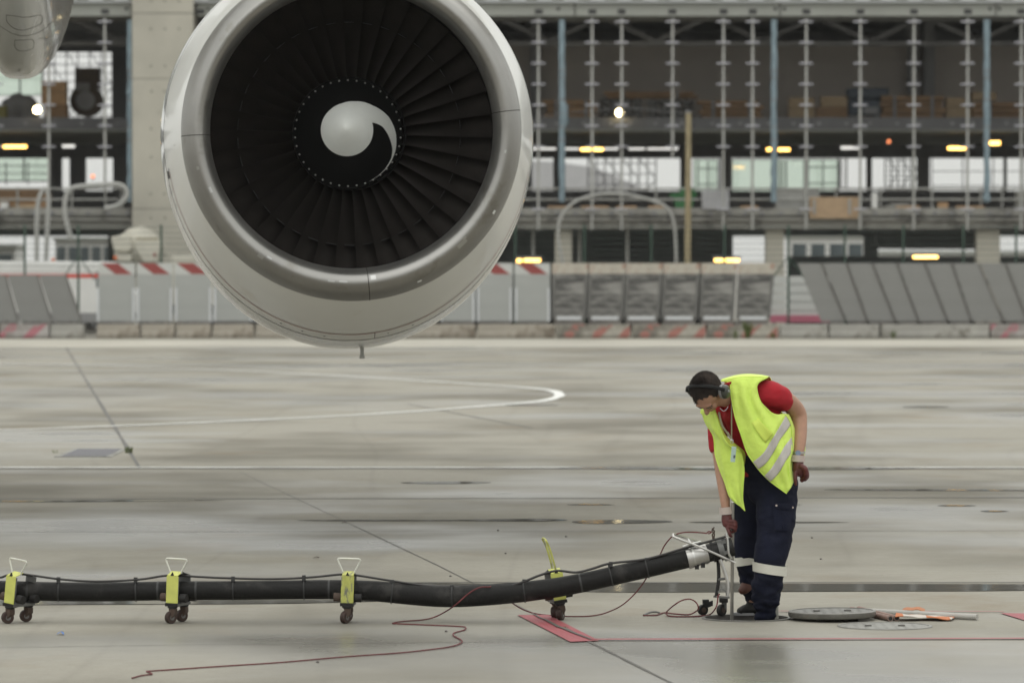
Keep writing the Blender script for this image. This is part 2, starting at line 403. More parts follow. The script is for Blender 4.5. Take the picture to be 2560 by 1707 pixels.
puddle([(-100,1503),(120,1501),(420,1502),(700,1500),(980,1501),(700,1509),(300,1511),(-80,1512)])
for px_, py_, w_ in ((1478,1261.5,62),(1945,1262,60),(2392,1264,50),(2486,1278,36)):  # water spots added where they mirror the upper tube lamps
    puddle([(px_-w_,py_+.4),(px_-w_*.4,py_-1.1),(px_+w_*.3,py_-.8),(px_+w_,py_+.2),(px_+w_*.4,py_+1.3),(px_-w_*.5,py_+1.2)], .0055)
for px_, py_, w_ in ((1330,1013,70),(1816,1013,70),(2314,1017,60)):  # water spots added to catch glints of the low lamps
    puddle([(px_-w_,py_+.4),(px_-w_*.4,py_-1.0),(px_+w_*.3,py_-.8),(px_+w_,py_+.2),(px_+w_*.4,py_+1.2),(px_-w_*.5,py_+1.1)], .0055)
puddle([(1290,1301),(1340,1298),(1390,1300.5),(1340,1303)], .0055)  # small water spot added for a lamp glint
# manhole pit with iron rim
mh = thing('manhole', 'open round manhole in the concrete at the feet of the worker', 'manhole', (HC.x, HC.y, 0))
pit = MB(); prof = [(HR-.002, .0), (HR-.004, -.62), (.001, -.62)]
pit.rings([[Vector((HC.x+rr*math.cos(-2*PI*k/48), HC.y+rr*math.sin(-2*PI*k/48), z)) for k in range(48)] for rr, z in prof], cap=False)
part('pit_wall', pit, M_pit, mh)
rim = MB(); rim.rings([[Vector((HC.x+rr*math.cos(2*PI*k/48), HC.y+rr*math.sin(2*PI*k/48), z)) for k in range(48)] for rr, z in [(HR+.02,.001),(HR+.018,.008),(HR+.001,.008),(HR-.003,-.05)]], cap=False)
part('iron_rim', rim, M_iron, mh)
vb = MB(); vb.tube([(HC.x-.02, HC.y+.02, -.6), (HC.x-.02, HC.y+.02, -.12)], .06, 14); vb.tube([(HC.x-.02, HC.y+.02, -.16), (HC.x-.02, HC.y+.02, -.12)], .09, 14)
part('hydrant_valve', vb, M_iron, mh)
def disc_thing(name, c, rad, z0, z1, m, label, tilt=(0,0), slots=None):
    t = thing(name, label, 'manhole cover', (c.x, c.y, 0))
    mb = MB(); pr = [(rad-.012, z0), (rad-.004, z0+.006), (rad, z0+.02 if z1-z0 > .03 else z0+.001), (rad, z1-.004), (rad-.006, z1), (rad*.93, z1), (rad*.925, z1-.004), (.001, z1-.003)]
    mb.rings([[Vector((c.x+rr*math.cos(2*PI*k/48), c.y+rr*math.sin(2*PI*k/48), z + tilt[0]*rr*math.cos(2*PI*k/48))) for k in range(48)] for rr, z in pr], cap=False)
    mb.add([(c.x+(rad-.012)*math.cos(2*PI*k/48), c.y+(rad-.012)*math.sin(2*PI*k/48), z0 + tilt[0]*(rad-.012)*math.cos(2*PI*k/48)) for k in range(48)], [tuple(range(47,-1,-1))])
    part('cover_plate', mb, m, t)
    rb = MB()
    for i in range(-4, 5):
        for j in range(-4, 5):
            if (i*i+j*j) < 17: rb.box(c.x+i*.055*rad/.27-.012, c.y+j*.055*rad/.27-.004, z1-.003+tilt[0]*i*.055, c.x+i*.055*rad/.27+.012, c.y+j*.055*rad/.27+.004, z1-.0027+tilt[0]*i*.055)
    part('tread_pattern', rb, m, t, smooth=False, kind='stuff')
    hb = MB()
    for sx in (-.35, .35): hb.box(c.x+sx*rad-.02, c.y-.02, z1-.002+tilt[0]*sx*rad, c.x+sx*rad+.02, c.y+.015, z1+.003+tilt[0]*sx*rad)
    part('lifting_slot', hb, M_joint, t, smooth=False)
    return t
LC = G(2080, 1548); disc_thing('manhole_cover', Vector((LC.x, LC.y, 0)), .268, .018, .056, M_iron, 'thick round iron cover lifted off and lying beside the open manhole', (.012, 0))
ck = MB(); ck.obox((LC.x+.19, LC.y-.1, .0085), (.035,0,0), (0,.02,0), (0,0,.0085)); ck.obox((LC.x-.2, LC.y+.05, .0065), (.03,0,0), (0,.03,0), (0,0,.0065))
part('rim_lug', ck, M_iron, bpy.data.objects['manhole_cover'], smooth=False)
L2 = G(2212, 1565); disc_thing('manhole_cover', Vector((L2.x, L2.y, 0)), .285, .001, .006, mat('iron_worn', (.24, .235, .215), .5, metal=.1, var=.2, scale=12, stain=(20, .55, (.17, .165, .155))), 'flat closed round cover flush with the ground in front of the lifted one')
# drain grate with bars
dt = thing('drain_grate', 'dark rectangular drain grating set into the wet concrete at left', 'drain grate', (G(220,1132).x, G(220,1132).y, 0))
a, b_ = G(150,1142), G(305,1123)
fr = MB()
fr.box(a.x-.06, a.y-.07, .001, b_.x+.06, a.y, .008).box(a.x-.06, b_.y, .001, b_.x+.06, b_.y+.07, .008).box(a.x-.06, a.y, .001, a.x, b_.y, .008).box(b_.x, a.y, .001, b_.x+.06, b_.y, .008)
part('grate_frame', fr, M_concg, dt, smooth=False)
gb = MB(); gb.box(a.x, a.y, .001, b_.x, b_.y, .003); part('grate_pan', gb, mat('grate_dark', (.03,.028,.033), .6), dt, smooth=False)
nb = 15; proto = None
for i in range(nb):
    bx = a.x + (b_.x-a.x)*(i+.5)/nb
    if proto is None:
        proto = MB(); proto.box(bx-.011, a.y, .004, bx+.011, b_.y, .010); proto = part('grate_bar', proto, mat('grate_bar_grey', (.17,.165,.185), .5, metal=.3), dt, smooth=False); x0 = bx
    else: inst(proto, dt, (bx-x0, 0, 0))
# ================================================================== TERMINAL UNDER CONSTRUCTION
YF = 143.0
XL, XR = -40.0, 36.0
bd = thing('terminal_building', 'concrete terminal building under construction filling the whole background', 'building', (0, YF, 0))
def bp_(name, mb, m, **k): return part(name, mb, m, bd, smooth=False, **k)
colx0, colx1 = X(335, YF), X(487, YF)
# tall column poured in lifts
zs = [0, Z(522,YF)-.02, Z(200,YF), Z(37,YF), 12.6]
for z0, z1 in zip(zs, zs[1:]):
    mb = MB().box(colx0, YF-.6, z0+.012, colx1, YF+1.2, z1-.012); bp_('column_lift', mb, M_conc, bevel=.015)
mb = MB().box(colx0+.02, YF-.58, 0, colx1-.02, YF+1.18, 12.55); bp_('column_core', mb, M_concg)
th = MB()
for py in (3, 73, 166, 229, 322, 393, 485, 545, 637):
    for px in (378, 412, 447):
        p = P(px + random.uniform(-1,1), py, YF-.61); th.tube([p, p+Vector((0,.012,0))], .032, 8)
bp_('tie_hole', th, mat('tie_hole_shade', (.14,.13,.11), .9), kind='stuff')  # dark discs on the face stand in for shade in the holes
# lower columns
for px0, px1 in ((1387,1430),(1914,1960),(2441,2500)):
    bp_('column', MB().box(X(px0,YF+.4), YF+.4, 0, X(px1,YF+.4), YF+1.0, 3.08), M_conc, bevel=.02)
# deck slab at the first floor, in two stretches either side of the tall column
for x0, x1 in ((XL, colx0-.01), (colx1+.01, XR)):
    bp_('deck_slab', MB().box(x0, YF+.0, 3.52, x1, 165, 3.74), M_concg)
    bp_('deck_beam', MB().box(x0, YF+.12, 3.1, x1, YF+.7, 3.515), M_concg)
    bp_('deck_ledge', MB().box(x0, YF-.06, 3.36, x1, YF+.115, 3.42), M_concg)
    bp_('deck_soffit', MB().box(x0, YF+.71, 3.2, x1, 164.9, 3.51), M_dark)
# brackets and bolts along the deck edge
bk = MB()
for px in range(30, 2600, 47):
    if 325 < px < 500: continue
    p = P(px+random.uniform(-8,8), 533, YF); bk.box(p.x-.05, YF-.05, p.z-.06, p.x+.06, YF-.002, p.z+.05)
bp_('edge_bracket', bk, M_beam, kind='stuff')
# upper floor slab, set back
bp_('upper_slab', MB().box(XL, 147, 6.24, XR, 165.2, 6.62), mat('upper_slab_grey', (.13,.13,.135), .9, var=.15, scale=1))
hb = MB()
for px in range(-200, 2700, 66):
    p = P(px+random.uniform(-12,12), 309, 147); hb.tube([p+Vector((0,-.012,0)), p+Vector((0,-.002,0))], .06, 8)
bp_('slab_hole', hb, M_darkwall, kind='stuff')
bp_('bright_soffit_sheet', MB().box(XL, 147.05, 6.19, XR, 163.95, 6.235), M_fascia)  # pale sheet added below the slab to brighten its dim underside
bp_('rear_beam', MB().box(XL, 164.0, 5.72, XR, 164.9, 6.235), M_beam)
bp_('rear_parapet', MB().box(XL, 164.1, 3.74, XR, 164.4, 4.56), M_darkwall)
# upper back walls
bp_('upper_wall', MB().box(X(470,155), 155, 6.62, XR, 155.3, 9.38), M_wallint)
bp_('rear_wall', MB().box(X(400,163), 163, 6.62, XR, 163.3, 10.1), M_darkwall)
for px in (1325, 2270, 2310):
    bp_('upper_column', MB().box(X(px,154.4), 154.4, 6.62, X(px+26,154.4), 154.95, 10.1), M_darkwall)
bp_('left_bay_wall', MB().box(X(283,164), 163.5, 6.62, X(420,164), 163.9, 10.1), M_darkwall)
bp_('left_bay_lintel', MB().box(XL, 163.5, Z(130,163.5), X(283,163.5), 163.9, 10.1), M_darkwall)
# roof, soffit and fascia
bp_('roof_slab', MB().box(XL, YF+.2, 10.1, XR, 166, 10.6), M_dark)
bp_('edge_soffit', MB().box(XL, YF+.25, 9.62, XR, 147, 9.9), mat('soffit_grey', (.22,.22,.21), .9, var=.1))
joints = [XL, X(-1200,YF), X(-660,YF), X(-120,YF), X(330,YF), X(492,YF), X(905,YF), X(1437,YF), X(1949,YF), X(2488,YF), X(3027,YF), X(3566,YF), XR]
for x0, x1 in zip(joints, joints[1:]):
    if x1 - x0 < 2.5 and -13 < x0 < -9: continue
    bp_('fascia_panel', MB().box(x0+.02, YF-.05, Z(41,YF), x1-.02, YF+.19, Z(9.5,YF)), M_fascia, bevel=.01)
fp0 = None; dk = mat('pocket_shade', (.06,.06,.06), .9)  # raised dark boxes and discs stand in for shade inside recesses
for px in (8, 126, 263, 502, 1347, 1481, 1554, 1681, 1809, 1882, 2016, 2151, 2285, 2420, 2553):
    p = P(px, 30, YF-.052)
    if fp0 is None: fp0 = bp_('fascia_pocket', MB().box(p.x-.12, YF-.056, p.z-.075, p.x+.12, YF-.0505, p.z+.075), dk); fx = p.x
    else: inst(fp0, bd, (p.x-fx, 0, 0))
fh0 = None
for px in (316, 520, 1396, 1938, 1961, 2475, 2499):
    p = P(px, 23, YF-.05)
    if fh0 is None: fh0 = bp_('fascia_hole', MB().tube([(p.x, YF-.056, p.z), (p.x, YF-.0505, p.z)], .055, 10), dk); fx = p.x
    else: inst(fh0, bd, (p.x-fx, 0, 0))
# gutter grating and the storey above the picture
bp_('gutter_edge', MB().box(XL, YF-.22, Z(8.5,YF), XR, YF+.3, Z(3,YF)), mat('gutter_grey', (.42,.43,.43), .6))
gt = MB()
for px in range(-900, 3500, 66): gt.box(X(px,YF), YF-.2, Z(2.5,YF), X(px+36,YF), YF+.1, Z(-6,YF))
bp_('gutter_block', gt, M_plate, kind='stuff')
for i in range(19):
    x0 = XL + i*4.0
    bp_('upper_panel', MB().box(x0+.03, YF+.5, 10.62, x0+3.97, YF+.8, 12.4), M_fascia)
# roof trusses seen under the edge
for px in range(300, 2700, 268):
    for s in (-1, 1):
        a = P(px, 104, 150); b = P(px+s*118, 50, 150); bp_('truss_diagonal', MB().bar(a, b, .14, .14), M_beam)
bp_('truss_chord', MB().box(XL, 149.9, Z(106,150)-.12, XR, 150.1, Z(106,150)+.02), M_darkwall)
# facade mullions: a rod with cross plates
mul = []
rods = [(-8,0),(-142,0),(-276,0),(545,0),(676,0),(807,0),(938,0),(1072,0),(1206,0),(2686,0),(2820,0),(123,1),(263,1),(1346,0),(1480,0),(1554,0),(1681,2),(1808,0),(1881,0),(2015,0),(2150,0),(2284,0),(2418,0),(2552,0)]
protos = {}
for px, kind in rods:
    zt, zb = Z(47,YF-.5), (Z(575,YF-.5) if kind == 0 else Z(478 if kind == 1 else 394, YF-.5))
    x = X(px, YF-.5)
    if kind not in protos:
        r_ = part('mullion', MB().box(x-.038, YF-.54, zb, x+.038, YF-.46, zt), M_rod, bd, smooth=False)
        pl = None
        ys = [55 + 52*k for k in range(7)] + ([523] if kind == 0 else [])
        for py in ys:
            z = Z(py, YF-.5)
            m_ = MB().rings([[Vector((x+.215*math.cos(a)*(1 if abs(math.cos(a))<.97 else 1), YF-.5+.16*math.sin(a), z+dz)) for a in [2*PI*k/16 for k in range(16)]] for dz in (-.022, .022)])
            if pl is None: pl = part('cross_plate', m_, M_plate, r_); pz = z
            else: inst(pl, r_, (0, 0, z-pz))
        protos[kind] = (r_, x)
    else:
        r0, x0 = protos[kind]; c = inst(r0, bd, (x-x0, 0, 0))
        for ch in list(r0.children): inst(ch, c, ch.location.copy())
# rear columns between the bright openings
for px0, px1, zt in ((1283,1330,5.72),(1383,1408,5.72),(1700,1722,5.72),(1800,1828,5.72),(2165,2179,5.72),(2293,2323,5.72),(2508,2516,5.72),(124,147,5.72),(148,156,5.72),(175,216,5.72),(640,668,5.72),(820,848,5.72),(1000,1028,5.72),(1150,1178,5.72),(-140,-112,5.72),(2660,2690,5.72)):
    bp_('rear_column', MB().box(X(px0,164), 163.9, 4.56, X(px1,164), 164.05, zt), M_darkwall)
bp_('rear_infill', MB().box(X(283,164), 163.95, 3.75, X(500,164), 164.15, 5.72), M_darkwall)
# green glazing already fitted at the rear
def pane(px0, py0, px1, py1, Y=164.6):
    a, b = P(px0, py1, Y), P(px1, py0, Y)
    fr_ = MB(); t = .03
    for q in ((a.x,a.z,b.x,a.z+t),(a.x,b.z-t,b.x,b.z),(a.x,a.z+t,a.x+t,b.z-t),(b.x-t,a.z+t,b.x,b.z-t)): fr_.box(q[0], Y-.03, q[1], q[2], Y+.03, q[3])
    f_ = bp_('window', fr_, M_beam); part('window_pane', MB().box(a.x+t, Y-.005, a.z+t, b.x-t, Y+.005, b.z-t), M_glass, f_, smooth=False)
for q in ((1733,398,1798,482),(1829,398,1880,482),(1880,398,1931,482),(1942,398,2012,482),(2012,398,2098,482),(-60,392,60,455),(60,392,123,455),(-60,132,50,240),(50,132,106,240)): pane(*q)
# what closes the space under the deck
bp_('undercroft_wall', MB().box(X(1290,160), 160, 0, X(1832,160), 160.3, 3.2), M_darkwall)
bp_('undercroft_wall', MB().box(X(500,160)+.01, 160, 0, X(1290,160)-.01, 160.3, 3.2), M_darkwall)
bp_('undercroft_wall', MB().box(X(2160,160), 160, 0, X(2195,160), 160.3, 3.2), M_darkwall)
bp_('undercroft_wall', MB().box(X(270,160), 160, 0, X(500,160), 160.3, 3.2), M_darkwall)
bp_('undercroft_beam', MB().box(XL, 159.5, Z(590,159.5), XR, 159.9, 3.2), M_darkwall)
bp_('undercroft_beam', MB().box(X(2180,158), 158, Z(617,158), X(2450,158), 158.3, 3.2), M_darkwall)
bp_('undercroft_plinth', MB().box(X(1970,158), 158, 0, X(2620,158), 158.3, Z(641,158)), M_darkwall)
# ------------------------------------------------------------------ wrapped drain pipes
for i, (px, lab) in enumerate(((1405,'blue wrapped upright pipe beside the engine, left of the round lamp'),(1935,'blue wrapped upright pipe above the plain grey screens edge'),(2467,'blue wrapped upright pipe near the right edge of the picture'),(326,'blue wrapped upright pipe against the wide pale column'))):
    Y = YF-.25; t = thing('wrapped_pipe', lab, 'pipe', (X(px,Y), Y, 3.74), 'blue wrapped pipes on the terminal front'); rr = []
    pts = []
    for k in range(26):
        py = 50 + (505-50)*k/25; bl = 1.0 + (.5 if i == 0 and 255 < py < 320 else 0) + random.uniform(-.12,.12)
        pts.append(P(px + random.uniform(-1,1) + (4 if bl > 1.3 else 0), py, Y)); rr.append(.095*bl)
    part('wrapping', MB().tube(pts, rr, 10), M_wrap, t)
    for py in (178, 195, 250, 318, 350):
        p = P(px, py, Y); part('tie_band', MB().tube([p+Vector((0,0,-.02)), p+Vector((0,0,.02))], .115, 10), M_beam, t)
    if i in (2, 3):
        a = [P(px+2, 470 if i == 2 else 190, Y-.1), P(px+10, 500 if i == 2 else 235, Y-.12), P(px-12, 498 if i == 2 else 235, Y-.1)]
        part('loose_flap', MB().prism(a, (0,.03,0)), M_wrap, t, smooth=False)
# ------------------------------------------------------------------ scaffolds and ladders behind
def scaffold(px0, px1, py0, py1, Y, nv, nh, label, diag=True, name='scaffold'):
    a, b = P(px0, py1, Y), P(px1, py0, Y); t = thing(name, label, name.replace('_', ' '), ((a.x+b.x)/2, Y, a.z))
    pr = None
    for i in range(nv):
        x = a.x+(b.x-a.x)*i/(nv-1)
        if pr is None: pr = part('standard', MB().tube([(x,Y,a.z),(x,Y,b.z)], .023, 6), M_beam, t); x0 = x
        else: inst(pr, t, (x-x0, 0, 0))
    pr = None
    for j in range(nh):
        z = a.z+(b.z-a.z)*(j+.5)/nh
        if pr is None: pr = part('ledger' if name == 'scaffold' else 'rung', MB().tube([(a.x,Y+.06,z),(b.x,Y+.06,z)], .02, 6), M_beam, t); z0 = z
        else: inst(pr, t, (0, 0, z-z0))
    if diag:
        for i in range(0, nv-1, 2):
            x = a.x+(b.x-a.x)*i/(nv-1); x1 = a.x+(b.x-a.x)*min(nv-1,i+2)/(nv-1)
            part('brace', MB().tube([(x,Y-.06,a.z),(x1,Y-.06,(a.z+b.z)/2),(x,Y-.06,b.z)], .022, 6), M_beam, t)
scaffold(108, 282, 130, 300, 168, 7, 8, 'scaffold of thin poles behind the left bay, seen against white sky')
scaffold(1470, 1640, 396, 500, 168, 9, 4, 'scaffold with braces behind the middle openings, left of the timber pole')
scaffold(2212, 2294, 385, 482, 168, 6, 8, 'dense scaffold behind the deck between two dark rear columns')
scaffold(2330, 2560, 375, 482, 172, 4, 3, 'sparse rails of scaffold beyond the rightmost bright opening', diag=False)
scaffold(-40, 125, 405, 462, 162, 4, 3, 'low pipe scaffold in the lower left bay by the brown boards', diag=False)
scaffold(1951, 1966, 402, 470, 163.5, 2, 7, 'narrow ladder at the left of the green glazing', False, 'ladder')
scaffold(2100, 2117, 396, 470, 163.5, 2, 7, 'narrow ladder at the right of the green glazing', False, 'ladder')
# ------------------------------------------------------------------ far hangar and cabins beyond
hg = MB(); YY = 300
hg.prism([P(1290,640,YY), P(1660,640,YY), P(1660,487,YY), P(1600,470,YY), P(1540,440,YY), P(1480,418,YY), P(1380,404,YY), P(1290,402,YY)], (0,30,0))
single('hangar', hg, mat('hangar_grey', (.42,.42,.43), .8, var=.05), 'pale hangar with sloping roof far beyond the building openings', 'hangar', smooth=False)
def cabin(px0, px1, py0, Y, nwin, label, stripe=None):
    a, b = P(px0, py0, Y), P(px1, py0, Y); t = thing('site_cabin', label, 'cabin', ((a.x+b.x)/2, Y, 0), 'cabins behind the building')
    part('cabin_wall', MB().box(a.x, Y, 0, b.x, Y+3, a.z-.12), M_cabin, t, smooth=False)
    part('roof', MB().box(a.x-.08, Y-.08, a.z-.12, b.x+.08, Y+3.08, a.z), M_fascia, t, smooth=False)
    wd = (b.x-a.x)/nwin; pr = None
    for i in range(nwin):
        x = a.x+wd*i; m_ = MB().box(x+wd*.14, Y-.03, a.z-1.25, x+wd*.86, Y-.002, a.z-.35)
        if pr is None: pr = part('window', m_, M_window, t, smooth=False); x0 = x
        else: inst(pr, t, (x-x0, 0, 0))
    return t
scaffold(2020, 2095, 398, 478, 163.2, 3, 2, 'light pipe frame standing before the green glazing', False)
scaffold(1745, 1795, 402, 480, 163.2, 3, 2, 'small pipe frame just right of the timber pole', False)
cabin(138, 285, 594, 175, 5, 'white site cabin with a row of windows under the left bay')
cabin(-80, 38, 612, 172, 2, 'white cabin at the left picture edge behind green fence posts')
cabin(1975, 2162, 588, 185, 4, 'long cabin with green glass band between two lower columns')
cabin(2200, 2620, 628, 188, 9, 'low white cabin row seen under the deck at right')
# ------------------------------------------------------------------ railings along the deck
def railing(px0, px1, posts, label):
    Y = YF+.25; t = thing('guard_rail', label, 'railing', (X((px0+px1)/2, Y), Y, 3.74), 'railings along the deck edge')
    for py in (472, 499): part('rail', MB().tube([P(px0,py,Y), P(px1,py,Y)], .032, 8), M_rod, t)
    pr = None
    for px in posts:
        x = X(px, Y)
        if pr is None: pr = part('rail_post', MB().tube([(x,Y+.05,3.74),(x,Y+.05,Z(468,Y))], .034, 8), M_rod, t); x0 = x
        else: inst(pr, t, (x-x0, 0, 0))
railing(-300, 334, (-160,-60,44,180,264,305), 'grey pipe railing on the deck left of the wide pale column')
railing(1290, 2800, (1345,1480,1553,1640,1800,1880,2016,2090,2152,2202,2285,2330,2418,2452,2505,2552,2640), 'long grey pipe railing on the deck right of the engine')
# ------------------------------------------------------------------ goods stored on the floors
def planks(px0, py0, px1, py1, Y, m, label, n=3, cat='plank stack'):
    a, b = P(px0,py1,Y), P(px1,py0,Y)
    if py1 == 294: a.z = 6.625
    t = thing('plank_stack', label, cat, ((a.x+b.x)/2, Y, a.z), 'timber stacks on the upper floor')
    h = (b.z-a.z)/n
    for i in range(n):
        j = random.uniform(-.12,.12); part('plank', MB().box(a.x+j, Y+random.uniform(0,.1), a.z+h*i+.01, b.x+j, Y+1.1, a.z+h*(i+1)-.02), m, t, smooth=False)
    for fx in (.2, .8): part('bearer', MB().box(a.x+(b.x-a.x)*fx-.05, Y-.03, a.z, a.x+(b.x-a.x)*fx+.05, Y-.002, b.z), M_beam, t, smooth=False)
Yu = 149
# planks rest on the upper slab whose front edge hides their feet
planks(1365,248,1490,294,Yu,M_wood,'dark brown timber stack left of the round lamp behind the blue pipe')
planks(1752,250,1905,294,Yu,M_wood,'dark timber stack behind the head of the timber pole',4)
planks(2205,238,2362,294,Yu,M_wood,'long brown timber stack right of the dark machine',4)
planks(2435,254,2640,294,Yu,M_wood,'low timber stack behind the right blue wrapped pipe',3)
planks(1512,228,1738,246,Yu+.5,M_wood,'long thin raised timber bundle above the round lamp',2)
def crate(px0, py0, px1, py1, Y, m, label, group='crates on the upper floor', name='crate', cat='crate'):
    a, b = P(px0,py1,Y), P(px1,py0,Y)
    if py1 in (294, 292): a.z = 6.625
    t = thing(name, label, cat, ((a.x+b.x)/2, Y, a.z), group)
    part('crate_body', MB().box(a.x+.015, Y+.02, a.z+.01, b.x-.015, Y+.8, b.z-.02), m, t, smooth=False)
    for fx in (.0, .48, .94): part('batten', MB().box(a.x+(b.x-a.x)*fx, Y, a.z, a.x+(b.x-a.x)*(fx+.06), Y+.018, b.z), m, t, smooth=False)
    part('lid', MB().box(a.x, Y, b.z-.02, b.x, Y+.82, b.z+.02), m, t, smooth=False)
crate(1972,246,2036,271,Yu,M_crate,'upper tan crate of the pair right of the middle blue pipe')
crate(1972,273,2036,294,Yu,M_crate,'lower tan crate of the pair right of the middle blue pipe')
crate(2052,243,2118,268,Yu,M_crate,'upper pale crate left of the dark machine')
crate(2040,270,2118,294,Yu,M_wood,'lower brown crate left of the dark machine')
crate(2366,246,2412,270,Yu,M_crate,'upper pale crate at the end of the long timber stack')
crate(2366,272,2428,294,Yu,M_crate,'lower pale crate at the end of the long timber stack')
crate(2430,232,2492,252,Yu+.3,M_crate,'tan crate on top of the low timber stack by the right blue pipe')
crate(103,205,165,231,149,M_tan,'upper brown crate in the left bay by the bulb lamp')
crate(103,233,165,262,149,M_tan,'middle brown crate in the left bay by the bulb lamp')
crate(112,264,168,292,149,M_wood,'lowest brown crate in the left bay beside the drum')
for i, (x0,x1,y0) in enumerate(((1500,1606,246),(1618,1735,250))):
    mb = MB()
    for r_ in range(3):
        for c_ in range(4):
            a, b = P(x0+(x1-x0)*c_/4, 294-(294-y0)*r_/3, Yu+.6), P(x0+(x1-x0)*(c_+1)/4, 294-(294-y0)*(r_+1)/3, Yu+.6)
            mb.ell((a+b)/2+Vector((0,.3,0)), ((b.x-a.x)*.54,0,0), (0,.3,0), (0,0,(b.z-a.z)*.56), 10, 6)
    single('bag_stack', mb, M_bag, ('grey bag stack directly under the round lamp','grey bag stack between the round lamp and the timber pole')[i], 'bag stack', 'bag stacks on the upper floor')
mc = thing('compressor', 'dark blue machine standing between timber on the upper floor', 'machine', (X(2170,Yu), Yu, 6.62))
part('housing', pxbox(MB(), 2122,250,2200,288,Yu,1.1), mat('machine_blue', (.05,.065,.085), .6), mc, smooth=False, bevel=.04)
part('hood', pxbox(MB(), 2118,220,2222,248,Yu+.2,.9), mat('machine_blue', (.05,.065,.085), .6), mc, smooth=False, bevel=.05)
part('grille', pxbox(MB(), 2160,268,2196,286,Yu-.03,.028), M_darkwall, mc, smooth=False)
for px in (2132, 2190):
    p = P(px, 290, Yu+.3); part('wheel', MB().tube([p+Vector((0,-.15,0)), p+Vector((0,.1,0))], .12, 14), M_darkwall, mc)
# left bay: drum with a box on it, dark bundle
dm = thing('cable_drum', 'big round dark drum with a box on top in the left bay', 'drum', (X(214,150), 150, 6.62))
c = P(214, 252, 150); rad = 40/F*150
part('flange', MB().tube([c+Vector((0,-.06,0)), c+Vector((0,0,0))], rad, 28), mat('drum_brown', (.075,.055,.04), .9, var=.2), dm)
part('flange', MB().tube([c+Vector((0,.7,0)), c+Vector((0,.76,0))], rad, 28), MATS['drum_brown'], dm)
part('core', MB().tube([c+Vector((0,-.1,0)), c+Vector((0,.8,0))], rad*.6, 20), M_beam, dm)
part('top_box', pxbox(MB(), 187,170,247,222,150.1,.6), MATS['drum_brown'], dm, smooth=False)
part('cloth', pxbox(MB(), 190,208,224,228,149.9,.12), M_bag, dm, smooth=False, bevel=.03)
bn = MB(); a = P(48, 270, 150)
for dx, dz, s_ in ((-.25,.0,.42),(.2,.05,.45),(-.05,.2,.35),(.3,-.25,.4),(-.3,-.25,.4)): bn.ell(a+Vector((dx,0,dz)), (s_*.9,0,0), (0,s_*.6,0), (0,0,s_*.8), 12, 8)
single('tarpaulin_heap', bn, M_beam, 'dark lumpy heap left of the bulb lamp in the left bay', 'heap')
ol = MB(); pxbox(ol, -30, 262, 16, 296, 148.5, .5); single('sack', ol, mat('olive', (.16,.15,.05), .9), 'olive sack at the far left edge of the upper floor', 'sack', bevel=.05)
# deck items
bb = thing('board_stack', 'brown boards stacked on the lower deck at far left', 'board stack', (X(40,YF+.6), YF+.6, 3.74))
for i in range(4): part('board', pxbox(MB(), -60, 470+i*11.5, 122-random.uniform(0,6), 480.5+i*11.5, YF+.6+.05*i, 1.0), M_tan if i > 1 else M_wood, bb, smooth=False)
part('pallet', pxbox(MB(), -60, 515, 120, 521, YF+.65, 1), M_wood, bb, smooth=False)
for (x0,y0,x1,y1,m,nm,lab,ct,dy) in ((0,505,20,521,M_cabin,'white_bag','small white bag at the left end of the deck','bag',.3),(35,512,88,521,M_crate,'timber_offcut','pale timber offcut lying before the brown boards','offcut',.3),
      (2345,506,2371,521,M_tan,'cardboard_box','small tan box alone on the deck at right','box',.3),(2540,478,2600,522,M_concg,'concrete_block','grey block on the deck at the right edge','block',.35),
      (1755,476,1823,524,mat('grey_panel',(.36,.36,.37),.7),'switch_cabinet','light grey cabinet on the deck right of the timber pole','cabinet',-.12),
      (2180,482,2194,521,M_cabin,'upright_tube','short pale upright tube on the deck by the plywood sheet','tube',.1)):
    single(nm, pxbox(MB(), x0,y0,x1,y1,YF+dy,.5), m, lab, ct, bevel=.02)
sk = thing('waste_skip', 'green skip on the deck just behind the timber pole', 'skip', (X(1708,YF+1), YF+1, 3.74))
a, b = P(1684, 521, YF+1), P(1738, 490, YF+1)
part('tub', MB().prism([(a.x+.08,YF+1,a.z),(b.x-.08,YF+1,a.z),(b.x,YF+1,b.z),(a.x,YF+1,b.z)], (0,1.4,0)), M_green, sk, smooth=False)
part('rim', pxbox(MB(), 1676,484,1742,491,YF+.96,1.5), M_green, sk, smooth=False)
part('hopper', pxbox(MB(), 1700,468,1738,483,YF+1.3,.7), M_green, sk, smooth=False, bevel=.03)
rp_ = thing('formwork_panel', 'scuffed whitish formwork panel with rust spots on the deck', 'panel', (X(1990,YF+.4), YF+.4, 3.74))
part('sheet', pxbox(MB(), 1938,471,2048,520,YF+.4,.06), mat('scuffed_sheet', (.40,.40,.38), .75, var=.2, scale=2.5, stain=(3, .62, (.3,.11,.07))), rp_, smooth=False)
part('stiffener', pxbox(MB(), 1938,517,2048,522,YF+.36,.035), M_rod, rp_, smooth=False)
pw = thing('plywood_sheet', 'orange tan plywood sheet hung over the front edge of the deck', 'plywood', (X(2083,YF-.2), YF-.2, Z(546,YF)))
part('sheet', pxbox(MB(), 2024,493,2146,546,YF-.16,.05), mat('plywood_light', (.40,.285,.18), .8, var=.12, scale=4, stain=(4,.63,(.28,.19,.11))), pw, smooth=False)
for px in (2036, 2124): part('clamp', pxbox(MB(), px-3,498,px+3,536,YF-.2,.035), M_rod, pw, smooth=False)
tp = MB(); tp.ell(P(2252,520,YF+1), (.55,0,0), (0,.4,0), (0,0,.16), 16, 8); single('tarpaulin', tp, M_concg, 'low grey tarpaulin hump lying on the deck', 'tarpaulin')
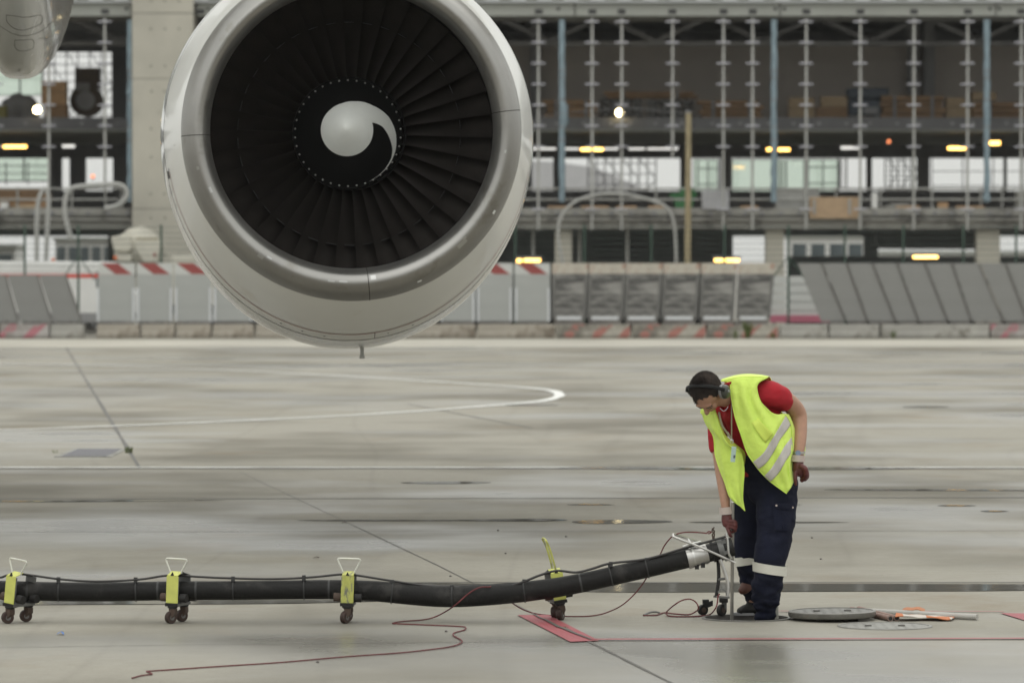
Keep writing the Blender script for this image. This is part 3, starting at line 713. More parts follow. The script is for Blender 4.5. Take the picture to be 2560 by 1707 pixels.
for px, wpx, lab in ((1370,60,'timber batten on the deck lip nearest the engine'),(1452,70,'timber batten on the deck lip under the left scaffold'),(1540,52,'timber batten on the deck lip under the pale hose arch'),(1620,40,'timber batten on the deck lip left of the green skip'),(1850,46,'timber batten on the deck lip between grey cabinet and formwork'),(2240,60,'timber batten on the deck lip below the grey tarpaulin'),(2390,70,'timber batten on the deck lip right of the small tan box')):
    p = P(px,520,YF+.15); single('timber_batten', MB().box(p.x, YF+.06, 3.742, p.x+wpx*.0122, YF+.2, 3.80), M_tan, lab, 'batten', 'battens on the deck lip', smooth=False)
# ------------------------------------------------------------------ lamps
def bulb(px, py, Y, label):
    t = thing('bulb_lamp', label, 'lamp', (X(px,Y), Y, Z(py,Y)), 'round work lamps')
    c = P(px,py,Y); part('bulb', MB().ell(c, (.115,0,0), (0,.115,0), (0,0,.115)), M_lampb, t)
    part('bracket', MB().box(c.x-.02, Y+.09, c.z-.06, c.x+.02, Y+.14, c.z+.2), M_housing, t, smooth=False)
bulb(93,275,147,'bright round bulb lamp in the left bay beside the crates'); bulb(1549,282,146.9,'bright round bulb lamp on the upper slab edge right of the engine')
def tube_lamp(px0, px1, py, Y, m, label, th=.05, group='tube lamps under the floors'):
    t = thing('tube_lamp', label, 'lamp', (X((px0+px1)/2,Y), Y, Z(py,Y)), group)
    a, b = P(px0,py,Y), P(px1,py,Y)
    part('tube', MB().tube([a, b], th, 10), m, t)
    part('housing', MB().box(a.x-.05, Y-.05, a.z+th*1.05, b.x+.05, Y+.07, a.z+th*1.05+.07), M_housing, t, smooth=False)
for q in ((8,66,367,150,M_lampw,'warm tube lamp at the far left under the upper slab',.045),(1452,1508,374,150,M_lampw,'warm tube lamp left of the upright rod under the round lamp',.045),
          (1917,1942,374,150,M_lampw,'short warm tube lamp just left of the middle blue pipe',.045),(1946,1974,374.5,150,M_lampw,'short warm tube lamp just right of the middle blue pipe',.045),
          (2370,2414,371,150,M_lampw,'warm tube lamp before the big bright opening at right',.05),(2474,2500,358,149,M_lampw,'warm short lamp right of the right blue pipe',.06),
          (2102,2150,370,152,M_lampc,'cool white tube lamp right of the green glazing',.05),(156,187,366,152,M_lampc,'short cool tube lamp in the left bay',.05),
          (1292,1304,652,138,M_lampw,'tiny warm lamp above the striped screen right of the engine',.05),(1309,1351,651,138,M_lampw,'glaring warm tube lamp above the striped screen right of the engine',.045),
          (1786,1848,651,138,M_lampw,'glaring warm tube lamp above the weathered grey screens',.045),(2283,2344,642,138,M_lampw,'glaring warm tube lamp above the slanted grey screens',.046)): tube_lamp(*q)
for px0,px1 in ((1330,1390),(1412,1448),(1510,1545),(1572,1612),(1618,1695)): tube_lamp(px0,px1,372.5,156,M_lampc,{1330:'cool tube lamp nearest the engine in the dim row',1412:'cool tube lamp just right of the first blue pipe',1510:'cool tube lamp between the two rods under the bulb lamp',1572:'cool tube lamp midway in the dim row',1618:'longest cool tube lamp, beside the timber pole'}[px0],.035,'cool lamps in a row')
for q in ((232,441,'small orange lamp low in the left bay'),(2222,354,'small orange lamp high under the upper slab at right')):
    c = P(q[0],q[1],158); t = thing('signal_lamp', q[2], 'lamp', c, 'orange signal lamps')
    part('lens', MB().ell(c, (.06,0,0), (0,.06,0), (0,0,.06), 10, 8), M_lampo, t); part('lamp_base', MB().box(c.x-.05,c.y+.03,c.z-.1,c.x+.05,c.y+.1,c.z-.03), M_housing, t, smooth=False)
# ------------------------------------------------------------------ timber pole, hoses
tp_ = thing('timber_pole', 'tall brown timber pole standing between barrier and deck', 'pole', (X(1720,141), 141, 0))
part('shaft', MB().tube([(X(1718,141),141,0), (X(1720,141),141,Z(500,141)), (X(1721,141),141,Z(283,141))], [.105,.09,.085], 10), M_pole, tp_)
part('pole_cap', MB().tube([(X(1721,141),141,Z(283,141)), (X(1721,141),141,Z(278,141))], .095, 10), M_beam, tp_)
wr = MB(); wr.tube(spline([P(1721,285,141), P(1560,272,142.2), P(1340,292,142.5)], 8), .008, 5); part('wire', wr, M_beam, tp_)
for pts, lab, rr in (([(1412,680),(1398,612),(1396,570),(1404,540),(1425,514),(1455,497),(1500,486),(1560,486),(1610,496),(1655,511),(1678,535),(1688,585),(1691,680)],'big pale hose arching from the ground over the deck edge right of the engine',.048),
                 ([(92,690),(92,560),(97,500),(111,472),(121,492),(119,560),(113,690)],'narrow pale hose loop standing in front of the left deck',.07),
                 ([(178,600),(164,545),(162,510),(170,480),(190,468),(240,463),(290,461),(312,470),(316,490),(298,512),(262,521)],'pale hose with a wide bend lying over the left railing',.075)):
    single('pale_hose', MB().tube(spline([P(a,b,141.6) for a, b in pts], 6), rr, 8), M_whose, lab, 'hose', 'pale hoses at the deck edge')
# under-deck props
for i, px in enumerate((1333,1448,1568)):
    Y = 144; single('steel_prop', MB().tube([(X(px,Y),Y,0),(X(px,Y),Y,3.1)], .055, 8), M_rod, ('grey steel prop under the deck beside the engine edge','grey steel prop under the deck right of the first pale column','grey steel prop under the deck nearest the timber pole')[i], 'prop', 'steel props under the deck')
single('drain_elbow', MB().tube(spline([P(2186,560,150),P(2186,590,150),P(2188,612,150),P(2200,617,150),P(2440,618,150)],6), .06, 8), M_beam, 'dark drain pipe bending below the deck at right', 'pipe')
# ================================================================== BARRIER LINE
YB = 25740/199.0
def zb(py): return Z(py, YB)
def striped(name, base, red, freq, phase, thr, dirt):      # concrete with worn diagonal red warning paint
    m = bpy.data.materials.new(name); m.use_nodes = True; n = m.node_tree; L = n.links.new; b = n.nodes['Principled BSDF']
    b.inputs['Roughness'].default_value = .85
    tc = n.nodes.new('ShaderNodeTexCoord'); sx = n.nodes.new('ShaderNodeSeparateXYZ'); L(tc.outputs['Object'], sx.inputs[0])
    def M(op, a, c):
        q = n.nodes.new('ShaderNodeMath'); q.operation = op
        for i, v in ((0, a), (1, c)):
            if isinstance(v, (int, float)): q.inputs[i].default_value = v
            else: L(v, q.inputs[i])
        return q.outputs[0]
    d = M('ADD', M('MULTIPLY', M('SUBTRACT', sx.outputs['X'], sx.outputs['Z']), freq), phase)
    st = M('LESS_THAN', M('FRACT', d, 0), .42)
    nz = n.nodes.new('ShaderNodeTexNoise'); nz.inputs['Scale'].default_value = 3.2; nz.inputs['Detail'].default_value = 7; nz.inputs['Roughness'].default_value = .7
    L(tc.outputs['Object'], nz.inputs['Vector'])
    keep = M('MULTIPLY', st, M('GREATER_THAN', nz.outputs['Fac'], thr))
    n2 = n.nodes.new('ShaderNodeTexNoise'); n2.inputs['Scale'].default_value = 1.6; n2.inputs['Detail'].default_value = 7; n2.inputs['Roughness'].default_value = .65
    L(tc.outputs['Object'], n2.inputs['Vector'])
    r = n.nodes.new('ShaderNodeValToRGB'); r.color_ramp.elements[0].color = (*dirt, 1); r.color_ramp.elements[1].color = (*base, 1)
    r.color_ramp.elements[0].position = .36; r.color_ramp.elements[1].position = .62; L(n2.outputs['Fac'], r.inputs[0])
    mi = n.nodes.new('ShaderNodeMix'); mi.data_type = 'RGBA'; mi.inputs[7].default_value = (*red, 1)
    L(keep, mi.inputs[0]); L(r.outputs[0], mi.inputs[6]); L(mi.outputs[2], b.inputs['Base Color'])
    return m
M_blk = mat('barrier_concrete', (.33,.30,.25), .9, var=.15, scale=1.5, bump=.5, bscale=9, stain=(1.5,.52,(.15,.125,.095)))
M_blkg = mat('barrier_concrete_grey', (.32,.31,.28), .9, var=.15, scale=1.5, bump=.5, bscale=9, stain=(1.7,.55,(.15,.14,.115)))
M_blkr = striped('barrier_faded_red', (.34,.32,.27), (.30,.13,.105), 1.3, .2, .485, (.12,.11,.09))
M_blkp = striped('barrier_pink', (.36,.34,.32), (.36,.14,.16), 1.4, .1, .46, (.22,.2,.18))
def block(px0, px1, m, label, top=811):
    a, b = X(px0,YB)+.015, X(px1,YB)-.015; h = zb(top); mb = MB()
    pr = [(0,0),(0,.12),(.06,.19),(.10,h),(.44,h),(.48,.19),(.54,.12),(.54,0)]
    mb.prism([(a, YB+y, z) for y, z in pr], (b-a,0,0))
    return single('concrete_barrier', mb, m, label, 'concrete barrier', 'concrete barrier blocks along the apron edge', smooth=False, bevel=.025)
for px0, px1, m, lab in ((-300,-4,M_blkp,'concrete block mostly outside the left picture edge'),(-2,123,M_blkp,'concrete block with pink paint marks at the left picture edge'),(124,210,M_blkg,'short mossy concrete block left of the gap with the van'),
      (240,350,M_blk,'brown stained concrete block under the leftmost red striped panel'),(351,437,M_blk,'brown concrete block under the second red striped panel from the van'),(439,528,M_blk,'brown concrete block left of where the engine hides the row'),
      (530,636,M_blk,'brown concrete block beneath the panel cut off by the engine'),(638,820,M_blk,'concrete block directly behind the bottom left of the engine'),(822,1010,M_blk,'concrete block behind the drain mast of the engine'),(1012,1190,M_blk,'brown concrete block emerging right of the engine bottom'),
      (1192,1390,M_blk,'brown concrete block under the two red striped panels right of the engine'),(1391,1577,M_blkr,'first faded red striped block under the weathered grey screens'),(1579,1766,M_blkr,'brightest red striped block under the middle weathered screens'),(1768,1946,M_blkr,'dirty red striped block with weeds before it'),
      (1950,2071,M_blkg,'grey block under the gap between weathered and slanted screens'),(2073,2200,M_blkg,'grey cracked block left of the middle slanted screens'),(2202,2474,M_blkg,'longest grey block under the slanted screens'),(2476,2660,M_blkp,'pink striped concrete block at the right picture edge')): block(px0,px1,m,lab)
def sheetmat(name, col, rib, var=.1, stain=None):
    m = mat(name, col, .6, var=var, scale=1.2, stain=stain, stretch=(.5,1,2.5)); return m
M_white = sheetmat('white_sheet', (.355,.365,.352), 0, .07)
M_stripew = sheetmat('stripe_white', (.50,.51,.49), 0, .06)
M_strip_red = mat('stripe_red', (.27,.055,.05), .6, var=.1, scale=4)
M_weath = mat('weathered_sheet', (.25,.245,.23), .8, var=.25, scale=3, stretch=(.4,1,3.2), stain=(2.2,.44,(.075,.073,.07)))
M_slant = mat('grey_sheet', (.235,.235,.225), .7, var=.06, scale=1.2, stretch=(.5,1,2))
M_rust = mat('rusty_white_band', (.44,.41,.35), .75, var=.12, scale=3, stain=(4.2,.53,(.30,.11,.06)))
M_strut = mat('strut_white', (.62,.64,.66), .5, var=.05)
M_foot = mat('foot_steel', (.14,.13,.12), .8, var=.3, scale=4)
YP = YB + .2
def ribs(mb, quad, k, y, off=.012):       # shallow horizontal ribs on a panel given by four corners tl,tr,br,bl
    tl, tr, br, bl = quad
    for i in range(k):
        t0, t1 = (i+.25)/k, (i+.75)/k
        a, b, c, d = tl.lerp(bl,t0), tr.lerp(br,t0), tr.lerp(br,t1), tl.lerp(bl,t1)
        e = (tr-tl).normalized()*.03
        mb.prism([a+e, b-e, c-e, d+e], (0,-off,0))
def screen(xt0, xt1, xb0, xb1, kind, label, group, yt=658, yb=803):
    yl, yh = YP, YP
    c = (X(xb0,YP)+X(xb1,YP))/2; t = thing('blast_screen', label, 'screen', (c, YP, zb(811)), group)
    q = [P(xt0,yt,YP), P(xt1,yt,YP), P(xb1,yb,YP), P(xb0,yb,YP)]
    band = 28/145.0
    if kind == 'slant':
        part('panel', MB().prism(q, (0,.05,0)), M_slant, t, smooth=False)
        rb = MB(); ribs(rb, q, 9, YP, .006); part('panel_rib', rb, M_slant, t, smooth=False, kind='stuff')
        part('edge_strip', MB().prism([q[1]+Vector((-.035,-.014,0)), q[1]+Vector((.0,-.014,0)), q[2]+Vector((0,-.014,0)), q[2]+Vector((-.035,-.014,0))], (0,-.02,0)), M_foot, t, smooth=False)
    else:
        m0, m1 = q[0].lerp(q[3], band), q[1].lerp(q[2], band)
        M1, M2 = (M_white, M_stripew) if kind == 'white' else (M_weath, M_rust)
        part('panel', MB().prism([m0, m1, q[2], q[3]], (0,.05,0)), M1, t, smooth=False)
        rb = MB(); ribs(rb, [m0, m1, q[2], q[3]], 8, YP, .005); part('panel_rib', rb, M1, t, smooth=False, kind='stuff')
        part('top_band', MB().prism([q[0], q[1], m1+Vector((0,-.0,.004)), m0+Vector((0,0,.004))], (0,.05,0)), M2, t, smooth=False)
        if kind == 'white':
            w_ = (q[1]-q[0]); h_ = m0-q[0]; o_ = Vector((0,-.006,0))
            part('red_stripe', MB().prism([q[0]+w_*.06+o_, q[0]+w_*.52+o_, q[0]+h_*.97+w_*.93+o_, q[0]+h_*.97+w_*.47+o_], (0,.004,0)), M_strip_red, t, smooth=False)
            for e in (q[3], q[2]):
                s_ = Vector((.05 if e is q[3] else -.05,-.02,0)); part('strut', MB().bar(e+s_, e+s_+Vector((0,0,.92)), .05, .03), M_strut, t, smooth=False)
        else:
            for e0, e1, dx in ((m0, q[3], .09), (m1, q[2], -.09)): part('stile', MB().prism([e0+Vector((0,-.008,0)), e0+Vector((dx,-.008,0)), e1+Vector((dx,-.008,0)), e1+Vector((0,-.008,0))], (0,-.008,0)), mat('stile_grey', (.15,.148,.14), .8, var=.25, scale=3), t, smooth=False)
            part('foot_rail', MB().box(q[3].x+.12, YP-.05, q[3].z-.02, q[2].x-.12, YP-.015, q[3].z+.06), M_strut, t, smooth=False)
    part('foot', MB().box(q[3].x+.05, YP-.06, zb(812), q[2].x-.05, YP+.2, q[3].z-.022), M_foot, t, smooth=False)
    part('back_brace', MB().bar((c, YP+.06, q[0].z-.3), (c, YP+.9, .02), .06, .06), M_foot, t, smooth=False)
ga, gb_, gc, gd = 'slanted grey blast screens at left', 'white blast screens with red stripe', 'weathered grey blast screens', 'slanted grey blast screens at right'
for xt0,xt1,xb0,xb1,lab in ((-60,16,-28,48,'slanted grey screen cut off by the left picture edge'),(18,95,52,132,'middle slanted grey screen of the left group'),(97,166,136,206,'slanted grey screen beside the white van')): screen(xt0,xt1,xb0,xb1,'slant',lab,ga,yt=687)
for xt0,xt1,xb0,xb1,lab in ((247,337,241,338,'white red-striped screen right beside the van'),(342,431,341,432,'second white red-striped screen from the van'),(436,528,436,530,'white red-striped screen left of the engine'),(533,630,533,632,'white screen half hidden by the lower left of the engine'),
      (635,724,634,723,'white screen hidden behind the lower left of the engine'),(728,817,727,816,'white screen left behind the engine drain mast'),(821,910,820,909,'white screen right behind the engine drain mast'),(914,1003,913,1002,'white screen hidden behind the lower right of the engine'),(1007,1098,1006,1096,'white screen half hidden by the lower right of the engine'),
      (1102,1190,1100,1188,'white red-striped screen emerging behind the right of the engine'),(1193,1282,1191,1281,'white red-striped screen just right of the engine'),(1286,1375,1286,1376,'white red-striped screen touching the weathered grey ones')): screen(xt0,xt1,xb0,xb1,'white',lab,gb_)
for xt0,xt1,xb0,xb1,lab in ((1380,1471,1381,1464,'weathered screen next to the white striped ones'),(1473,1565,1468,1557,'weathered screen second from the white striped ones'),(1567,1658,1560,1648,'weathered screen left of the timber pole'),(1660,1751,1653,1742,'weathered screen at the foot of the timber pole'),(1754,1843,1748,1835,'weathered screen under the glaring middle lamp'),(1846,1938,1839,1926,'weathered screen beside the open gap')): screen(xt0,xt1,xb0,xb1,'weath',lab,gc,yb=797)
sl = [1993,2055,2118,2182,2244,2313,2381,2449,2515,2585,2655]; sb = [2052,2116,2170,2240,2298,2371,2430,2511,2570,2640,2710]
for i in range(10): screen(sl[i]+1, sl[i+1]-1, sb[i]+1, sb[i+1]-1, 'slant', ('slanted screen bordering the open gap','slanted screen second from the gap','slanted screen third from the gap, left of the low tube lamp','slanted screen left below the rightmost low tube lamp','slanted screen right below the rightmost low tube lamp','slanted screen under the beam of the third pale column','slanted screen left of the rightmost pale column','slanted screen below the rightmost pale column','slanted screen cut by the right picture edge','slanted screen beyond the right picture edge')[i], gd)
# hoarding seen through the gap, with a pink rail
gp = thing('gap_hoarding', 'light board fence with pink bottom rail behind the gap in the screens', 'hoarding', (X(2000,135),135,0))
for k in range(5):
    a, b = 1925, 2075; y0 = 690 + k*22
    part('board', pxbox(MB(), a, y0, b, y0+20, 135, .05), M_stripew, gp, smooth=False)
part('pink_rail', pxbox(MB(), a, 788, b, 806, 134.9, .1), mat('pink_rail', (.40,.12,.17), .7), gp, smooth=False)
for px in (1935, 2062): part('post', MB().box(X(px,135.1)-.04, 135.06, 0, X(px,135.1)+.04, 135.14, Z(686,135.1)), M_foot, gp, smooth=False)
# ------------------------------------------------------------------ green mesh fence behind the screens
YN = 132.5
fn = thing('mesh_fence', 'thin dark green wire fence on posts behind the blast screens', 'fence', (0, YN, 0))
pr = None
for px in (-60,62,196,403,1288,1461,1628,1811,1971,2112,2258,2408,2540,2680):
    x = X(px, YN); zt = Z(562 if px != 403 else 560, YN)
    if pr is None: pr = part('fence_post', MB().tube([(x,YN,0),(x,YN,zt)], .034, 8), M_fence, fn); x0 = x
    else: inst(pr, fn, (x-x0,0,0))
for k in range(9):
    py = 568 + k*14; pts = [P(px, py + random.uniform(-1,1), YN-.04) for px in range(-60, 2700, 130)]
    part('fence_wire', MB().tube(pts, .007, 5), M_wire, fn)
for px, s in ((196,1),(196,-1),(1971,1),(1971,-1)):
    part('fence_brace', MB().tube([P(px,640,YN+.05), P(px+s*42,700,YN+.05)], .018, 6), M_fence, fn)
# ------------------------------------------------------------------ vehicles behind the line
def van():
    Y = 136; x0, x1 = X(150,Y), X(262,Y); t = thing('white_van', 'white van with red side stripe seen through the gap behind the screens', 'van', ((x0+x1)/2, Y, 0)); S = 1.0
    L_ = 4.9; xa = x0 - 1.9; xb = xa + L_
    mb = MB().prism([(xa,Y,.35),(xb-.2,Y,.35),(xb,Y,.6),(xb-.05,Y,1.0),(xb-.9,Y,1.25),(xb-1.5,Y,Z(655,Y)),(xa+.1,Y,Z(652,Y)),(xa,Y,Z(660,Y))], (0,1.8,0))
    part('body', mb, M_cabin, t, smooth=False, bevel=.05)
    part('red_stripe', MB().box(xa+.1, Y-.012, Z(694,Y), xb-.9, Y-.003, Z(685,Y)), mat('van_red',(.6,.06,.04),.5), t, smooth=False)
    part('side_window', MB().prism([(xb-1.95,Y-.01,1.35),(xb-1.15,Y-.01,1.35),(xb-1.6,Y-.01,1.8),(xb-1.95,Y-.01,1.8)], (0,.008,0)), M_window, t, smooth=False)
    part('bumper', MB().box(xa-.05, Y-.02, .3, xa+.02, Y+1.82, .55), M_darkwall, t, smooth=False)
    for wx in (xa+.9, xb-.9):
        o_ = part('wheel', MB().tube([(wx,Y-.03,.33),(wx,Y+.22,.33)], .33, 20), M_darkwall, t); part('rim', MB().tube([(wx,Y-.045,.33),(wx,Y-.031,.33)], .2, 14), M_rod, o_)
    part('sill', MB().box(xa+.3, Y-.014, .36, xb-.4, Y-.002, .62), M_darkwall, t, smooth=False)
van()
def car():
    Y = 139.0; xc = X(131,Y); t = thing('grey_pickup', 'grey pickup cab with orange roof light half hidden by the left screens', 'pickup', (xc, Y, 0)); mg = mat('car_grey', (.36,.37,.355), .35, coat=.5, var=.03)
    w_ = .60; zw = Z(689,Y); zr = Z(654,Y)
    part('body', MB().prism([(xc-w_,Y,.35),(xc+w_*.7,Y,.35),(xc+w_*.7,Y,zw-.1),(xc+w_*.6,Y,zw),(xc-w_,Y,zw),(xc-w_,Y,zw-.1)], (0,4.2,0)), mg, t, smooth=False, bevel=.06)
    r0 = [Vector((xc-.40,Y+.5,zw)), Vector((xc+.40,Y+.5,zw)), Vector((xc+.40,Y+2.4,zw)), Vector((xc-.40,Y+2.4,zw))]; r1 = [Vector((xc-.20,Y+.95,zr)), Vector((xc+.27,Y+.95,zr)), Vector((xc+.27,Y+2.2,zr)), Vector((xc-.20,Y+2.2,zr))]
    part('cabin', MB().rings([r0, r1]), mg, t, smooth=False, bevel=.04)
    d = Vector((0,-.02,.01)); ex = Vector((.05,0,0))
    part('windscreen', MB().prism([r0[0].lerp(r1[0],.12)+d+ex, r0[1].lerp(r1[1],.12)+d-ex, r0[1].lerp(r1[1],.78)+d-ex, r0[0].lerp(r1[0],.78)+d+ex], (0,.01,0)), mat('car_glass',(.10,.15,.13),.08), t, smooth=False)
    part('roof_light', MB().tube([(xc-.1,Y+1.3,zr-.01),(xc-.1,Y+1.3,zr+.1)], [.07,.05], 10), mat('amber',(.7,.16,.04),.4), t)
    for wx in (-.62, .3):
        for wy in (.7, 3.3): part('wheel', MB().tube([(xc+wx,Y+wy,.36),(xc+wx+.2,Y+wy,.36)], .36, 18), M_darkwall, t)
car()
def mixer():
    Y = 139; t = thing('mixer_truck', 'cream concrete mixer truck standing before the wide pale column', 'truck', (X(335,Y), Y, 0)); mw = mat('mixer_cream', (.50,.48,.41), .6, var=.08, stain=(2,.6,(.36,.33,.27)))
    xa, xb = X(268,Y), X(402,Y)
    part('chassis', MB().box(xa-.6, Y+.3, .55, xb+1.5, Y+1.5, .85), M_darkwall, t, smooth=False)
    c0, c1 = Vector((X(286,Y),Y+.9,Z(618,Y))), Vector((X(398,Y),Y+.9,Z(640,Y)))
    ax = (c1-c0); prof = [(-.02,.25),(.05,.42),(.18,.62),(.45,.78),(.75,.66),(1.0,.38),(1.02,.2)]; mb = MB()
    u = Vector((0,1,0)); v = ax.normalized().cross(u)
    mb.rings([[c0+ax*s_+(u*math.cos(2*PI*k/24)+v*math.sin(2*PI*k/24))*r_ for k in range(24)] for s_, r_ in prof]); part('drum', mb, mw, t)
    part('hopper', MB().prism([P(276,592,Y),P(322,585,Y),P(332,622,Y),P(318,632,Y),P(284,628,Y)], (0,1.1,0)), mw, t, smooth=False, bevel=.05)
    part('chute', MB().prism([P(286,634,Y-.2),P(330,636,Y-.2),P(326,654,Y-.2),P(290,652,Y-.2)], (0,.5,0)), mw, t, smooth=False)
    part('frame_rail', MB().bar(P(340,597,Y-.1), P(396,597,Y-.1), .06, .06), M_pole, t, smooth=False)
    part('mud_board', MB().prism([P(342,601,Y-.12),P(394,601,Y-.12),P(394,655,Y-.12),P(360,655,Y-.12),P(342,625,Y-.12)], (0,.04,0)), mw, t, smooth=False)
    part('tail_lamp', pxbox(MB(), 384,632,389,642, Y-.16,.035), M_strip_red, t, smooth=False); part('amber_lamp', pxbox(MB(), 284,640,292,648, Y-.26,.05), mat('amber',(.7,.16,.04),.4), t, smooth=False)
    part('cab', MB().prism([(xb+.3,Y+.1,.8),(xb+1.9,Y+.1,.8),(xb+1.9,Y+.1,1.7),(xb+1.7,Y+.1,2.3),(xb+.3,Y+.1,2.3)], (0,1.8,0)), mw, t, smooth=False, bevel=.06)
    for wx in (xa-.1, xa+.9, xb+1.1): part('wheel', MB().tube([(wx,Y+.1,.45),(wx,Y+.4,.45)], .45, 20), M_darkwall, t)
mixer()
# ------------------------------------------------------------------ weeds along joints
M_weed = mat('weed_green', (.10,.13,.035), .7, var=.3, scale=20)
def weed(px, py, h, n, label):
    c = G(px, py); mb = MB()
    for i in range(n):
        a = random.uniform(0, 2*PI); r = random.uniform(.1,.6)*h; b0 = c + Vector((random.uniform(-.04,.04), random.uniform(-.04,.04), 0))
        tip = b0 + Vector((math.cos(a)*r, math.sin(a)*r, h*random.uniform(.5,1))); mid = b0.lerp(tip,.5)+Vector((0,0,h*.12)); s_ = Vector((-math.sin(a), math.cos(a), 0))*h*.04
        mb.add([b0-s_, b0+s_, mid+s_*1.3, mid-s_*1.3, tip], [(0,1,2,3),(3,2,4)])
    single('weed', mb, M_weed, label, 'weed', 'weeds in the joints and at the barrier foot', smooth=False)
for q in ((322,1132,.09,26,'weed tuft at the right end of the drain grating'),(137,1132,.05,12,'small weed at the left end of the drain grating'),(1869,846,.55,30,'tall weed before the dirty red striped block'),(1838,847,.3,18,'lower weed left of the tall one at the barrier'),
          (2235,846,.3,14,'thin weed before the longest grey block'),(1932,847,.28,12,'thin weed before the grey gap block'),(1407,1571,.025,14,'tiny weed in the crack of the red corner marking')): weed(*q)
# ================================================================== ENGINE
EC = Vector(((881.5-1280)/F*34.6, 34.6, CAMZ + (646-325)/F*34.6))
en = thing('jet_engine', 'huge jet engine with polished lip and white spiral hub hanging at upper left', 'engine', EC)
ORG[en.name] = Vector((0,0,0)); en.rotation_euler = (0,0,.056)      # parts are built about the engine's own centre
M_lip = mat('polished_lip', (.34,.333,.318), 0.44, metal=.95, var=.12, scale=2.2, stain=(3.5,.56,(.27,.26,.235)))
M_cowl = mat('cowl_white', (.74,.74,.705), .36, var=.03, scale=1.5, coat=.5, stain=(2.2,.62,(.66,.64,.58)))
M_cowl2 = mat('fan_cowl_white', (.78,.79,.77), .24, var=.03, scale=1.5, coat=.9, stain=(3,.64,(.66,.66,.62)))
M_liner = mat('inlet_liner', (.012,.0115,.011), .55, var=.15, scale=3)
M_blade = mat('fan_blade', (.066,.058,.053), .5, metal=.55, var=.2, scale=3)
M_hub = mat('hub_black', (.009,.009,.009), .42, var=.2)
M_spiral = mat('spiral_white', (.78,.80,.77), .8, var=.04, scale=8, stain=(30,.7,(.42,.42,.38)))
M_seam = mat('seam_dark', (.06,.055,.05), .6); M_bolt = mat('bolt', (.5,.5,.48), .4, metal=.6)
def sec(hw, rt, rb, s, n=96, dz=0):
    out = []
    for k in range(n):
        a = 2*PI*k/n; c, z = math.cos(a), math.sin(a)
        out.append(Vector((hw*c, s, dz + (rt if z > 0 else rb)*z)))
    return out
def smooth_prof(pts, k=5): return [tuple(v) for v in spline([Vector(p if len(p) == 3 else (*p,0)) for p in pts], k)]
# lip: (s, radius) from the cowl edge round the highlight to the throat
lip_pr = [(.285,1.268),(.20,1.256),(.12,1.236),(.05,1.204),(.012,1.172),(0,1.15),(.006,1.126),(.03,1.098),(.08,1.075),(.16,1.058),(.25,1.052)]
lp = [(v.x, v.y) for v in spline([Vector((a,b,0)) for a,b in lip_pr], 4)]
def lipdrop(th, t): return .028*max(0, min(1, (t-.3)/.4))*max(0, -math.sin(th))**2
def lipsurf(th, t, off=0.0):
    f_ = t*(len(lp)-1); i = min(int(f_), len(lp)-2); u = f_-i
    s = lp[i][0]*(1-u)+lp[i+1][0]*u; r = lp[i][1]*(1-u)+lp[i+1][1]*u
    ds, dr = lp[i+1][0]-lp[i][0], lp[i+1][1]-lp[i][1]; l = math.hypot(ds, dr); ns, nr = dr/l, -ds/l
    if ns*(-1)+nr*0 < 0 and i > 2: pass
    # outward normal: away from profile interior (interior lies at larger s between the walls)
    cx, cr = .2, 1.16
    if (s-cx)*ns + (r-cr)*nr < 0: ns, nr = -ns, -nr
    s += ns*off; r += nr*off
    r -= lipdrop(th, t)
    return Vector((r*math.cos(th), s, r*math.sin(th)))
mb = MB(); mb.rings([[Vector(((r-lipdrop(2*PI*k/128, i/(len(lp)-1)))*math.cos(2*PI*k/128), s, (r-lipdrop(2*PI*k/128, i/(len(lp)-1)))*math.sin(2*PI*k/128))) for k in range(128)] for i, (s, r) in enumerate(lp)], cap=False); part('inlet_lip', mb, M_lip, en, sharp=None)
cow = [Vector((hw, rt, rb)).to_tuple() + (s,) for s, hw, rt, rb in ((.288,1.266,1.266,1.268),(.5,1.306,1.31,1.345),(.8,1.352,1.35,1.445),(1.1,1.392,1.385,1.53),(1.32,1.415,1.405,1.578))]
def loft4(rows, k=6):
    out = []
    A = spline([Vector((r[0],r[1],r[2])) for r in rows], k); B = spline([Vector((r[3],0,0)) for r in rows], k)
    return [sec(a.x, a.y, a.z, b.x, 128) for a, b in zip(A, B)]
mb = MB(); mb.rings(loft4(cow), cap=False); part('inlet_cowl', mb, M_cowl, en, sharp=None)
cow2 = [(1.417,1.407,1.582,1.326),(1.438,1.42,1.625,1.6),(1.452,1.43,1.655,1.95),(1.452,1.43,1.655,2.4),(1.42,1.41,1.60,3.0),(1.32,1.32,1.42,3.7),(1.2,1.2,1.25,4.2)]
mb = MB(); mb.rings(loft4(cow2), cap=False); part('fan_cowl', mb, M_cowl2, en, sharp=None)
cow3 = [(.80,.80,.80,3.9),(.78,.78,.78,4.6),(.66,.66,.66,5.2),(.55,.55,.55,5.7)]
mb = MB(); mb.rings(loft4(cow3)); part('core_cowl', mb, M_seam, en)
mb = MB(); mb.rings([sec(1.2,1.2,1.25,4.199,64), sec(.79,.79,.79,4.25,64)], cap=False); part('exhaust_ring', mb, M_seam, en)
mb = MB(); mb.rings([[Vector((r*math.cos(2*PI*k/96), s, r*math.sin(2*PI*k/96))) for k in range(96)] for s, r in [(.252,1.0515),(.45,1.06),(.75,1.08),(1.0,1.098),(1.5,1.10),(1.9,1.08)]], cap=False); part('inlet_liner', mb, M_liner, en)
mb = MB(); mb.rings([[Vector((r*math.cos(2*PI*k/64), s, r*math.sin(2*PI*k/64))) for k in range(64)] for s, r in [(1.9,1.08),(1.9,.45),(1.3,.43)]], cap=False); part('duct_shade_plate', mb, M_hub, en)  # black plate added in place of the dark depth behind the fan
